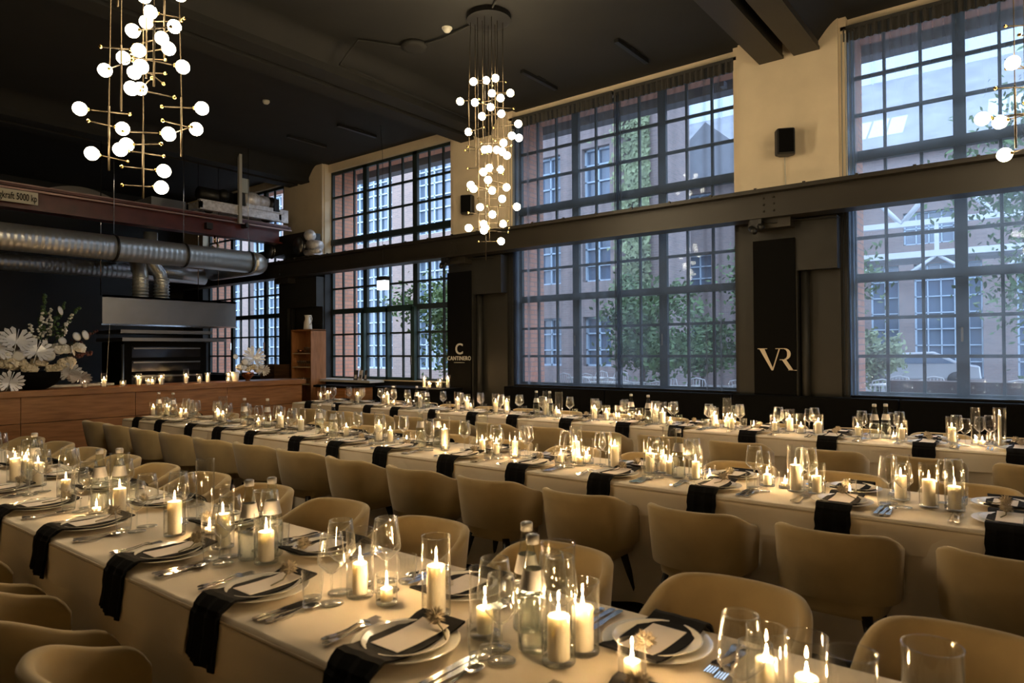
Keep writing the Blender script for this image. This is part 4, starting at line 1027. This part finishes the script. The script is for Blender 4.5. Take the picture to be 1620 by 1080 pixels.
obj('handle', MB().tube([(0.06, 0, 0.27), (0.12, 0, 0.275), (0.14, 0, 0.22), (0.11, 0, 0.13), (0.075, 0, 0.10)], 0.009, 8), china, t)
t = thing('wooden_crate', 'dark slatted wooden crate beside the shelf unit', 'crate', (-12.7, 8.15, 0.94))
for k in range(4): obj('slat', MB().box(-0.25, 0.25, -0.2, -0.18, 0.02 + 0.085 * k, 0.085 + 0.085 * k), wood('crate_wood', (0.04, 0.02, 0.01), (0.09, 0.045, 0.02)) if k == 0 else MATS['crate_wood'], t)
for s in (-1, 1): obj('end_board', MB().box(s * 0.25 - 0.01, s * 0.25 + 0.01, -0.2, 0.2, 0, 0.36), MATS['crate_wood'], t)
tag(obj('back_counter', MB().box(-13.6, -12.4, 7.9, 8.56, 0, 0.92).box(-13.62, -12.38, 7.88, 8.58, 0.90, 0.94), black_m), 'dark back counter under the crate beside the shelf unit', 'counter')

# ------------------------------------------------------------------ kitchen: hood, ducts, oven, gear
t = thing('extractor_hood', 'wide stainless steel extractor hood hanging over the oven', 'extractor hood', (-13.0, 5.95, 2.04))
hb = MB()
for q in ([(0.5, -1.2), (0.5, 1.2), (0.46, 1.18), (0.46, -1.18)], [(0.5, -1.2), (0.48, -1.15), (-0.28, -0.62), (-0.3, -0.66)], [(0.5, 1.2), (-0.3, 1.2), (-0.3, 1.16), (0.48, 1.16)], [(-0.3, -0.66), (-0.26, -0.62), (-0.26, 1.2), (-0.3, 1.2)]): hb.prism(q, 0, 0.5)
hb.prism([(0.5, -1.2), (0.5, 1.2), (-0.3, 1.2), (-0.3, -0.66)], 0.46, 0.5)
obj('canopy', hb, inox, t)
obj('lip', MB().box(0.44, 0.52, -1.22, 1.22, -0.015, 0.01), steel_m, t)
for y in (-1.15, 0.55, 0.95): obj('hanging_rod', MB().tube([(0.3, y, 0.5), (0.3, y, 3.4)], 0.008, 6), steel_m, t)
def ribs(x0, n, r, step):   # spiral duct profile
    out = []
    for i in range(n): z = x0 + i * step; out += [(r, z), (r, z + step * 0.86), (r + 0.004, z + step * 0.9), (r + 0.004, z + step * 0.97)]
    return out
def along_y(mb, cx, cz, y0): return mb.xf(lambda v: (cx + v.x, y0 + v.z, cz + v.y))
t = thing('ventilation_duct', 'big spiral galvanised duct hanging in front of the red crane girder', 'duct', (-12.05, 0, 3.28))
obj('duct_pipe', along_y(MB().lathe([(0.205, 0), (0.205, 9.9)], 40), 0, 0, -2.7), duct_m, t)
el = []
for i in range(9):
    a = i / 8 * PI / 2; el.append((-0.22 + 0.22 * math.cos(a) , 7.2 + 0.22 * math.sin(a) * 1.0, 0))
el.append((-0.6, 7.43, 0)); el.append((-1.85, 7.43, 0))
obj('elbow', MB().tube(el, 0.205, 28), galv, t)
for y in (1.2, 3.0, 4.75, 5.0 + 0.9, 7.15):
    b = obj('clamp_ring', along_y(MB().lathe([(0.209, -0.02), (0.216, -0.02), (0.216, 0.02), (0.209, 0.02)], 32, capb=False, capt=False), 0, 0, y), black_pl, t)
    obj('hanging_rod', MB().tube([(0, y, 0.21), (0, y, 2.2)], 0.006, 6), steel_m, b)
t = thing('ventilation_duct', 'twin vertical spiral ducts rising out of the hood', 'duct', (-13.1, 5.9, 2.54))
for y in (-0.28, 0.10):
    pts = [(0, y, 0), (0, y, 0.45), (-0.05, y, 0.6), (-0.2, y, 0.75), (-0.6, y, 0.85), (-1.2, y, 0.9)] if y < 0 else [(0, y, 0), (0, y, 0.35), (0, y - 0.04, 0.5), (0, y - 0.16, 0.65), (0, y - 0.20, 0.9), (0, y - 0.20, 1.25)]
    obj('pipe', MB().tube(pts, 0.13 if y < 0 else 0.12, 20), galv, t)
    rg = MB()
    for i in range(7): rg.lathe([(0.131, 0), (0.137, 0.005), (0.137, 0.02), (0.131, 0.025)], 20, (0, y, 0.03 + 0.06 * i), capb=False, capt=False)
    obj('seam_rings', rg, galv, t)
t = thing('ventilation_duct', 'second horizontal duct behind, running to the kitchen wall', 'duct', (-14.2, 0, 3.15))
obj('duct_pipe', along_y(MB().lathe([(0.15, 0), (0.15, 9.4)], 28), 0, 0, -2.0), duct_m, t)
t = thing('ventilation_duct', 'thin dark duct above the oven window side', 'duct', (-13.6, 7.0, 3.0))
obj('duct_pipe', MB().tube([(0, -1.3, 0.2), (0, -0.6, 0.15), (0.0, 0.05, 0.12)], 0.13, 20), galv, t)

t = thing('deck_oven', 'black multi-deck pizza oven under the steel hood', 'oven', (-13.2, 5.95, 0))
obj('oven_body', MB().box(-0.5, 0.42, -0.75, 0.75, 0.0, 1.75), black_m, t)
for k in range(4):
    z = 0.72 + 0.25 * k
    d = obj('oven_door', MB().box(0.42, 0.44, -0.62, 0.62, z, z + 0.19), mat('oven_glass', (0.01, 0.01, 0.012), 0.15), t)
    obj('handle', MB().box(0.46, 0.48, -0.6, 0.6, z + 0.15, z + 0.175).box(0.44, 0.48, -0.58, -0.55, z + 0.155, z + 0.17).box(0.44, 0.48, 0.55, 0.58, z + 0.155, z + 0.17), inox, d)
obj('top_plate', MB().box(-0.5, 0.62, -0.85, 1.05, 1.76, 1.82).box(-0.5, 0.55, -0.85, 0.8, 1.9, 1.96), inox, t)
t = thing('floor_stand', 'thin steel stand tube between oven and bouquet', 'stand', (-12.2, 4.95, 0))
obj('tube', MB().tube([(0, 0, 0), (0, 0, 1.70)], 0.022, 8), inox, t); obj('foot', MB().lathe([(0.16, 0), (0.16, 0.02)], 16), inox, t); obj('cable', MB().tube([(0, -0.25, 1.0), (0.0, -0.23, 1.5), (0, -0.2, 2.03)], 0.003, 5), white_pl, t)
t = thing('worktable', 'stainless kitchen worktable behind the bar', 'table', (-12.4, 3.6, 0))
obj('top', MB().box(-0.3, 0.25, -2.0, 1.2, 1.0, 1.06), inox, t); obj('front', MB().box(-0.28, 0.2, -1.9, 1.1, 0, 1.0), black_m, t)
t = thing('wall_picture', 'grey framed panel on the kitchen wall behind the large bouquet', 'picture', (-17.98, 4.6, 1.6))
obj('frame', MB().box(0, 0.04, -0.7, 0.55, -0.3, 0.3), mat('brown_frame', (0.10, 0.06, 0.03), .5), t); obj('panel', MB().box(0.03, 0.05, -0.62, 0.3, -0.25, 0.25), mat('grey_panel', (0.16, 0.19, 0.20), .4), t)
for i, (y0, y1, z0, h) in enumerate(((3.3, 5.0, 0, 0), (5.35, 7.35, 0, 0))):
    m = MB(); pts = [(y0 + (y1 - y0) * k / 14, 5.2 + 0.29 * math.sin(PI * k / 14)) for k in range(15)]
    m.add([(-17.99, y, z) for y, z in pts] + [(-17.93, y, z) for y, z in pts], [tuple(range(15)), tuple(reversed(range(15, 30)))] + [(k, 15 + k, 15 + (k + 1) % 15, (k + 1) % 15) for k in range(15)])
    tag(obj('lunette_panel', m, mat('pale_lunette', (0.42, 0.38, 0.32), .8)), 'pale arched wall panel above the girder, %s' % ('at the sign end' if i == 0 else 'nearer the hoist'), 'wall panel', 'arched panels on the kitchen wall')
tag(obj('air_unit', MB().box(-15.2, -14.2, 6.3, 7.0, 4.55, 4.72).box(-15.2, -14.2, 7.1, 7.6, 4.55, 4.70), mat('grey_unit', (0.35, 0.38, 0.42), .5)), 'flat pale grey ventilation unit under the kitchen ceiling', 'ventilation unit')

# ------------------------------------------------------------------ overhead crane
t = thing('crane_girder', 'oxblood painted crane bridge girder with load plate', 'crane', (-12.5, 0, 0))
obj('girder', MB().box(-0.02, 0.02, -3, 8.1, 3.80, 4.13).box(-0.13, 0.13, -3, 8.1, 3.78, 3.81).box(-0.13, 0.13, -3, 8.3, 4.11, 4.15), red_paint, t)
obj('rail', MB().box(-0.03, 0.03, -3, 8.3, 4.15, 4.19).box(0.13, 0.16, -3, 8.3, 4.06, 4.09), mat('worn_rail', (0.3, 0.2, 0.18), .4, metal=0.7), t)
sg = obj('load_plate', MB().box(0.14, 0.155, 3.10, 3.77, 3.86, 4.05), mat('cream_plate', (0.62, 0.58, 0.46), .5), t)
text('lettering', 'Tragkraft 5000 kp', 0.15, (0.162, 3.45, 3.905), sg, black_m, 0.56, rot=(PI / 2, 0, PI / 2), ext=0.002)
obj('bracket', MB().box(0.02, 0.12, 6.5, 6.62, 3.88, 4.0).box(0.02, 0.2, 7.25, 7.32, 4.0, 4.08), black_pl, t)
obj('hook_block', MB().tube([(0.0, 6.72, 3.78), (0.0, 6.72, 3.66)], 0.02, 6).tube([(0, 6.72, 3.66), (0, 6.8, 3.6), (0, 6.74, 3.54), (0, 6.66, 3.58)], 0.016, 6), brass, t)
e = obj('end_carriage', MB().box(-0.6, 0.75, 8.22, 8.58, 3.58, 3.98), black_pl, t)
for x in (-0.45, 0.6): obj('wheel', MB().lathe([(0.17, 0), (0.17, 0.02), (0.14, 0.03), (0.14, 0.08), (0.17, 0.09)], 24).xf(lambda v: (x + v.x, 8.14 + v.z, 3.70 + v.y)), inox, e)
obj('drive_motor', MB().tube([(0.8, 8.3, 3.72), (1.1, 8.3, 3.66)], 0.11, 16).ball((0.82, 8.28, 3.9), 0.12, 12, 8).tube([(0.78, 8.2, 3.55), (1.25, 8.2, 3.55)], 0.05, 10).box(0.75, 1.0, 8.2, 8.45, 3.50, 3.6), grey_metal, t)
t = thing('hoist_trolley', 'pale grey crane hoist trolley with motor and drum riding the girder', 'crane trolley', (-12.5, 7.2, 4.19))
obj('frame', MB().box(-0.35, -0.28, -0.85, 0.85, 0.04, 0.20).box(0.10, 0.17, -0.85, 0.85, 0.04, 0.20).box(-0.35, 0.17, -0.85, -0.80, 0.06, 0.18).box(-0.35, 0.17, 0.80, 0.85, 0.06, 0.18).box(0.10, 0.2, -0.87, 0.87, 0.20, 0.215).box(0.10, 0.2, -0.87, 0.87, 0.03, 0.042), grey_metal, t)
for y in (-0.6, 0.6): obj('wheel', MB().lathe([(0.09, -0.03), (0.09, 0.03)], 18).xf(lambda v: (v.z, y + v.x, 0.09 + v.y)), black_pl, t)
obj('drum', MB().tube([(-0.1, -0.75, 0.38), (-0.1, -0.1, 0.38)], 0.13, 20).ball((0.0, -0.3, 0.40), 0.12, 12, 8), black_pl, t)
obj('motor', MB().ball((0, 0.28, 0.40), 0.17, 16, 10, 1, 1.25, 1).tube([(0, 0.28, 0.4), (0, 0.62, 0.40)], 0.13, 18).box(-0.1, 0.12, 0.1, 0.7, 0.2, 0.3), grey_metal, t)
obj('gearbox', MB().box(-0.2, 0.15, -0.08, 0.06, 0.2, 0.48).tube([(-0.05, 0.66, 0.4), (-0.05, 0.78, 0.4)], 0.15, 14).box(-0.1, 0.1, 0.74, 0.85, 0.18, 0.5), black_pl, t)
obj('switch_box', MB().box(0.02, 0.12, -0.02, 0.16, 0.50, 0.78), mat('switch_grey', (0.4, 0.45, 0.46), .5), t)
obj('bracing_plate', MB().prism([(0.06, 0.86), (0.10, 0.86), (0.10, 1.06), (0.06, 1.06)], 0.04, 0.3), grey_metal, t)
tag(obj('ceiling_post', MB().box(-12.33, -12.27, 7.09, 7.15, 4.05, CE), mat('post_grey', (0.45, 0.45, 0.42), .5)), 'slim grey steel post dropping from the ceiling past the hoist trolley', 'post')

# ------------------------------------------------------------------ hanging lantern and bench
t = thing('hanging_lantern', 'small square lit lantern hanging before the glazed door', 'lamp', (-9.05, 7.9, 2.62))
obj('shade', MB().box(-0.10, 0.10, -0.05, 0.05, 0, 0.16), emis('lantern_glow', (0.75, 0.88, 1.0), 1.6), t)
obj('cap', MB().box(-0.105, 0.105, -0.055, 0.055, 0.16, 0.23), black_pl, t)
obj('cable', MB().tube([(0, 0, 0.23), (0, 0, 2.4), (-0.05, 0, 2.88)], 0.004, 5), black_pl, t)
t = thing('wall_bench', 'black upholstered bench along the curtained windows', 'bench', (-2.6, 8.3, 0))
obj('seat', MB().box(-4.2, 5.0, -0.25, 0.25, 0.10, 0.46), black_m, t, bevel=0.02)
bk = MB()
for i in range(5): bk.box(-4.2 + i * 1.84 + 0.005, -4.2 + (i + 1) * 1.84 - 0.005, 0.12, 0.27, 0.46, 0.99)
obj('backrest', bk, black_m, t, bevel=0.015)

# ------------------------------------------------------------------ outside: courtyard
struct('ground_courtyard', MB().box(-70, 60, 9.66, 80, -0.12, 0.0), pav)
def facade(t, y, x0, x1, z1, wins, mt, depth=10, frame=ext_frame, base=-0.3):
    """brick front with real openings"""
    xs = sorted(set([x0, x1] + [w[0] for w in wins] + [w[1] for w in wins])); zs = sorted(set([base, z1] + [w[2] for w in wins] + [w[3] for w in wins]))
    m = MB()
    for i in range(len(xs) - 1):
        for j in range(len(zs) - 1):
            cx, cz = (xs[i] + xs[i + 1]) / 2, (zs[j] + zs[j + 1]) / 2
            if any(w[0] < cx < w[1] and w[2] < cz < w[3] for w in wins): continue
            m.box(xs[i], xs[i + 1], y, y + 0.4, zs[j], zs[j + 1])
    m.box(x0, x0 + .4, y + .4, y + depth, base, z1).box(x1 - .4, x1, y + .4, y + depth, base, z1)
    obj('wall', m, mt, t)
    for (a, b, c, d, nx, nz) in wins:
        f = MB(); f.box(a, a + .07, y + .2, y + .3, c, d).box(b - .07, b, y + .2, y + .3, c, d).box(a, b, y + .2, y + .3, c, c + .07).box(a, b, y + .2, y + .3, d - .07, d)
        for i in range(1, nx): x = a + (b - a) * i / nx; f.box(x - .025, x + .025, y + .2, y + .28, c, d)
        for j in range(1, nz): z = c + (d - c) * j / nz; f.box(a, b, y + .2, y + .28, z - .025, z + .025)
        w = obj('window', f, frame, t); obj('pane', MB().box(a, b, y + .3, y + .32, c, d), ext_glass, w)
# near brick building behind the door and middle window
t = thing('brick_building', 'tall brick courtyard building with ivy, behind the two nearer bays', 'building', (0, 0, 0))
wins = []
for x in (-46, -41.5, -37.5, -33.5, -29.5, -25.2, -20.9):
    wins += [(x, x + 2.9, 0.8, 5.4, 6, 9), (x, x + 2.9, 6.4, 9.6, 6, 6)]
for x in (-17.2, -14.6, -12.6):
    for z in (1.0, 3.9, 6.8, 9.6): wins.append((x, x + 1.1, z, z + 1.7, 2, 3))
facade(t, 20, -60, -9.7, 14, wins, brick_f, 2.4)
obj('roof', MB().box(-60.5, -9.3, 19.6, 22.8, 14, 14.4), slate, t)
iv = MB(); rnd = random.Random(11)
for i in range(2600):
    x = -10.0 - abs(rnd.gauss(0, 0.55)) ; z = rnd.uniform(3.5, 12); y = 19.93 - rnd.uniform(0, 0.12); s = rnd.uniform(0.07, 0.13); a = rnd.uniform(0, 6.28)
    iv.add([(x + s * math.cos(a), y, z + s * math.sin(a)), (x + s * math.cos(a + 2), y - 0.05, z + s * math.sin(a + 2)), (x + s * math.cos(a + 4), y, z + s * math.sin(a + 4))], [(0, 1, 2)])
tag(obj('wall_ivy', iv, leaf_y), 'pale green ivy climbing the corner of the brick building', 'ivy', kind='stuff')
# far factory hall with dormers and tall factory windows
t = thing('factory_hall', 'long brick factory hall with slate roof seen through the last window', 'building', (0, 0, 0))
wins = []
x = -29
while x < 22:
    wins += [(x, x + 1.2, 0.2, 5.4, 2, 7), (x + 1.8, x + 4.4, 0.2, 5.4, 5, 7), (x + 0.2, x + 2.0, 8.6, 9.9, 4, 2), (x + 3.0, x + 4.8, 8.6, 9.9, 4, 2), (x + 1.4, x + 3.4, 6.3, 7.8, 4, 2)]
    x += 5.6
facade(t, 36, -34, 30, 10.7, wins, brick_f, 12)
rf = MB().add([(-34, 35.6, 10.6), (30, 35.6, 10.6), (30, 43, 16.5), (-34, 43, 16.5)], [(0, 1, 2, 3)]).add([(-34, 50, 10.6), (30, 50, 10.6)] + [(30, 43, 16.5), (-34, 43, 16.5)], [(3, 2, 1, 0)])
r_ = obj('roof', rf, slate, t, solid=0.2)
for k in range(11):
    xx = -30 + 5.6 * k; s = MB()
    for a in range(3):
        x_ = xx + a * 0.8; s.add([(x_, 37.0, 11.85), (x_ + 0.7, 37.0, 11.85), (x_ + 0.7, 38.6, 13.12), (x_, 38.6, 13.12)], [(0, 1, 2, 3)])
    obj('skylight', s, mat('skylight_glass', (0.45, 0.55, 0.68), 0.15, spec=.9), r_)
mm = MB()
for k in range(30): mm.box(-34 + k * 2.2, -33.95 + k * 2.2, 42.8, 43.3, 16.4, 18.2)
mm.box(-34, 30, 42.9, 43.1, 16.5, 18.0); obj('ridge_lantern', mm, mat('ridge_glass', (0.62, 0.70, 0.80), .3), t)
# gabled house between them
t = thing('gabled_house', 'dark gabled brick house between ivy building and factory hall', 'building', (0, 0, 0))
facade(t, 29, -20, -9, 9, [(-18 + 2.6 * i, -16.8 + 2.6 * i, z, z + 1.6, 2, 3) for i in range(3) for z in (1.2, 4.2, 6.9)], brick_f, 6)
g = MB()
for (a, b) in ((-20.5, -14.3), (-14.7, -8.6)):
    c = (a + b) / 2; g.add([(a, 28.6, 8.8), (c, 28.6, 11.5), (b, 28.6, 8.8), (a, 35.3, 8.8), (c, 35.3, 11.5), (b, 35.3, 8.8)], [(0, 1, 2), (5, 4, 3), (0, 3, 4, 1), (1, 4, 5, 2)])
obj('gable_roof', g, slate, t)
# white steel truss bridge
t = thing('truss_bridge', 'white painted steel truss footbridge crossing the courtyard', 'bridge', (0, 26, 0))
tr = MB(); xx = -9
tr.box(-9, 14, -0.08, 0.08, 4.55, 4.75).box(-9, 14, -0.08, 0.08, 5.6, 5.78).box(-9, 14, -0.08, 0.08, 7.2, 7.35).box(-9, 14, 1.5, 1.7, 4.55, 4.75)
obj('chord', tr, truss_m, t); k = 0
dg = MB()
while xx < 14:
    dg.tube([(xx, 0, 5.7), (xx + 1.3, 0, 7.25)], 0.09, 6).tube([(xx + 1.3, 0, 7.25), (xx + 2.6, 0, 5.7)], 0.09, 6).tube([(xx + .0, 0, 3.9), (xx + 1.0, 0, 4.6)], 0.06, 6).tube([(xx + 2.0, 0, 3.9), (xx + 1.0, 0, 4.6)], 0.06, 6).box(xx + .94, xx + 1.06, -0.07, 0.07, 4.6, 5.7); xx += 2.6
obj('bracing', dg, truss_m, t)
obj('deck', MB().box(-9, 14, 0.1, 1.5, 4.5, 4.6), slate, t)
for x in (-8.5, 0, 6, 12): obj('support', MB().box(x - .1, x + .1, -0.1, 0.1, -0.25, 4.5), truss_m, t)
# terrace wall outside the last window and low awning cassette
tag(obj('planter_wall', MB().box(-1.7, 5, 10.3, 10.6, -0.3, 1.12), mat('brown_planter', (0.10, 0.07, 0.06), .8)), 'low brown terrace planter wall outside the last window', 'planter')
for i, (a, b) in enumerate(((-7.6, -3.35), (-3.0, 2.2), (-12.6, -8.3))):
    g = thing('awning', ('retracted awning outside the ivy side window', 'retracted awning above the window past the monogram', 'retracted awning above the glazed door')[i], 'awning', (0, 0, 0), 0, 'awning cassettes outside')
    obj('cassette', MB().box(a, b, 9.8, 10.05, 5.36, 5.66), mat('awning_grey', (0.2, 0.22, 0.26), .6), g)
    obj('bracket', MB().box(a + .3, a + .36, 9.66, 9.8, 5.38, 5.46).box(b - .36, b - .3, 9.66, 9.8, 5.38, 5.46), MATS['awning_grey'], g)
# trees
def tree(x, y, h, r, n, label, trunk=0.12, mt=leaf_g, seed=0):
    rnd = random.Random(seed); t = thing('courtyard_tree', label, 'tree', (x, y, 0.0))
    obj('trunk', MB().tube([(0, 0, 0), (0.05, 0, h * 0.4), (0, 0.05, h * 0.75)], [trunk, trunk * .8, trunk * .4], 8), bark, t)
    br = MB()
    for i in range(7):
        a = rnd.uniform(0, 6.28); br.tube([(0.03, 0, h * (0.35 + 0.05 * i)), (r * .6 * math.cos(a), r * .6 * math.sin(a), h * (0.5 + 0.06 * i))], [trunk * .35, trunk * .12], 5)
    obj('branch', br, bark, t)
    m = MB()
    cl = [(rnd.gauss(0, r * .45), rnd.gauss(0, r * .45), h * 0.68 + rnd.gauss(0, r * 0.42)) for _ in range(22)]
    for i in range(n):
        c = cl[i % 22]; p = Vector((c[0] + rnd.gauss(0, r * .2), c[1] + rnd.gauss(0, r * .2), c[2] + rnd.gauss(0, r * .2))); s = rnd.uniform(0.05, 0.10)
        u = Vector((rnd.gauss(0, 1), rnd.gauss(0, 1), rnd.gauss(0, 1))).normalized(); w = u.orthogonal().normalized() * s * 0.5; u = u * s
        m.add([p - u, p + w, p + u, p - w], [(0, 1, 2, 3)])
    obj('foliage', m, mt, t)
tree(-13.0, 14.5, 3.6, 1.4, 5200, 'round green tree in a pot outside the glazed door', 0.1, seed=1)
tree(-8.2, 15.8, 2.9, 1.2, 4200, 'green tree right behind the ivy side curtain', 0.08, seed=2)
tree(-5.6, 18.5, 4.4, 1.5, 5200, 'dark green tree outside behind the monogram side curtain', 0.16, seed=3)
tree(0.6, 17.5, 6.2, 2.1, 7000, 'tall grey green tree at the far edge of the last window', 0.14, seed=4)
tree(-3.7, 21, 1.7, 0.6, 2200, 'low green bush before the factory hall windows', 0.06, leaf_y, seed=5)
tree(-7.6, 18.2, 2.5, 0.8, 3000, 'green shrub on the terrace outside the middle of the curtained window', 0.06, seed=6)
# terrace furniture
def tset(x, y, lab):
    t = thing('terrace_table', 'pale terrace table ' + lab, 'table', (x, y, 0.0), random.uniform(-.2, .2), 'terrace tables')
    obj('tabletop', MB().box(-0.7, 0.7, -0.4, 0.4, 0.72, 0.75), mat('pale_tabletop', (0.55, 0.54, 0.5), .5), t)
    for sx in (-1, 1):
        for sy in (-1, 1): obj('leg', MB().tube([(sx * 0.6, sy * 0.33, 0.72), (sx * 0.62, sy * 0.35, 0)], 0.02, 6), tfur, t)
def tchair():
    t = thing('terrace_chair', 'metal terrace chair', 'chair')
    obj('seat', MB().box(-0.22, 0.22, -0.22, 0.22, 0.44, 0.46), tfur, t)
    b = MB().tube([(-0.22, -0.2, 0.46), (-0.24, -0.26, 0.7), (-0.18, -0.3, 0.86), (0, -0.32, 0.9), (0.18, -0.3, 0.86), (0.24, -0.26, 0.7), (0.22, -0.2, 0.46)], 0.014, 6)
    for k in range(5): b.tube([(-0.14 + 0.07 * k, -0.21, 0.46), (-0.14 + 0.07 * k, -0.3, 0.86)], 0.007, 5)
    obj('backrest', b, tfur, t)
    for sx in (-1, 1):
        for sy in (-1, 1): obj('leg', MB().tube([(sx * 0.2, sy * 0.2, 0.45), (sx * 0.24, sy * 0.24, 0)], 0.012, 6), tfur, t)
    return t
tcP = Proto(tchair()); names = ['outside the middle of the curtained window', 'outside near the two curtains meeting', 'outside the monogram side curtain', 'outside the ivy side curtain', 'far out behind the planter wall', 'behind the planter wall by the frame edge']
ci = 0
for i, (x, y) in enumerate(((-8.6, 15.2), (-6.7, 13.9), (-4.9, 15.6), (-10.6, 17.4), (-2.4, 17.2), (-0.1, 16.0))):
    tset(x, y, names[i])
    for dx, dy, rz in ((-0.35, -0.75, 0), (0.35, -0.75, 0.1), (-0.35, 0.75, PI), (0.4, 0.75, PI + .2)):
        w = ('window side', 'window side', 'far side', 'far side')[ci % 4]; e = ('bar end', 'monogram end')[ci % 2]
        tcP.put((x + dx, y + dy, 0.0), rz, 'metal terrace chair, %s, %s, table %s' % (w, e, names[i]), 'metal chairs on the terrace'); ci += 1
t = thing('parked_car', 'silver parked car seen past the planter wall', 'car', (-4.2, 32, 0.0), 0.1)
cb = MB(); prof = [(-2.1, 0.3), (-2.15, 0.75), (-1.7, 0.9), (-0.9, 1.35), (0.6, 1.42), (1.5, 0.95), (2.1, 0.85), (2.15, 0.35)]
n = len(prof); cb.add([(x, -0.85, z) for x, z in prof] + [(x, 0.85, z) for x, z in prof], [tuple(range(n)), tuple(reversed(range(n, 2 * n)))] + [(i, n + i, n + (i + 1) % n, (i + 1) % n) for i in range(n)])
obj('body', cb, mat('silver_paint', (0.55, 0.57, 0.6), .3, metal=.6), t, bevel=0.05)
obj('side_glass', MB().add([(-1.45, -0.86, 0.92), (1.3, -0.86, 0.95), (0.55, -0.86, 1.33), (-0.85, -0.86, 1.28)], [(0, 1, 2, 3)]), ext_glass, t, solid=0.02)
for x in (-1.35, 1.35):
    for y in (-0.8, 0.8): obj('wheel', MB().lathe([(0.32, -0.1), (0.32, 0.1)], 20).xf(lambda v: (x + v.x, y + v.z, 0.32 + v.y)), black_pl, t)
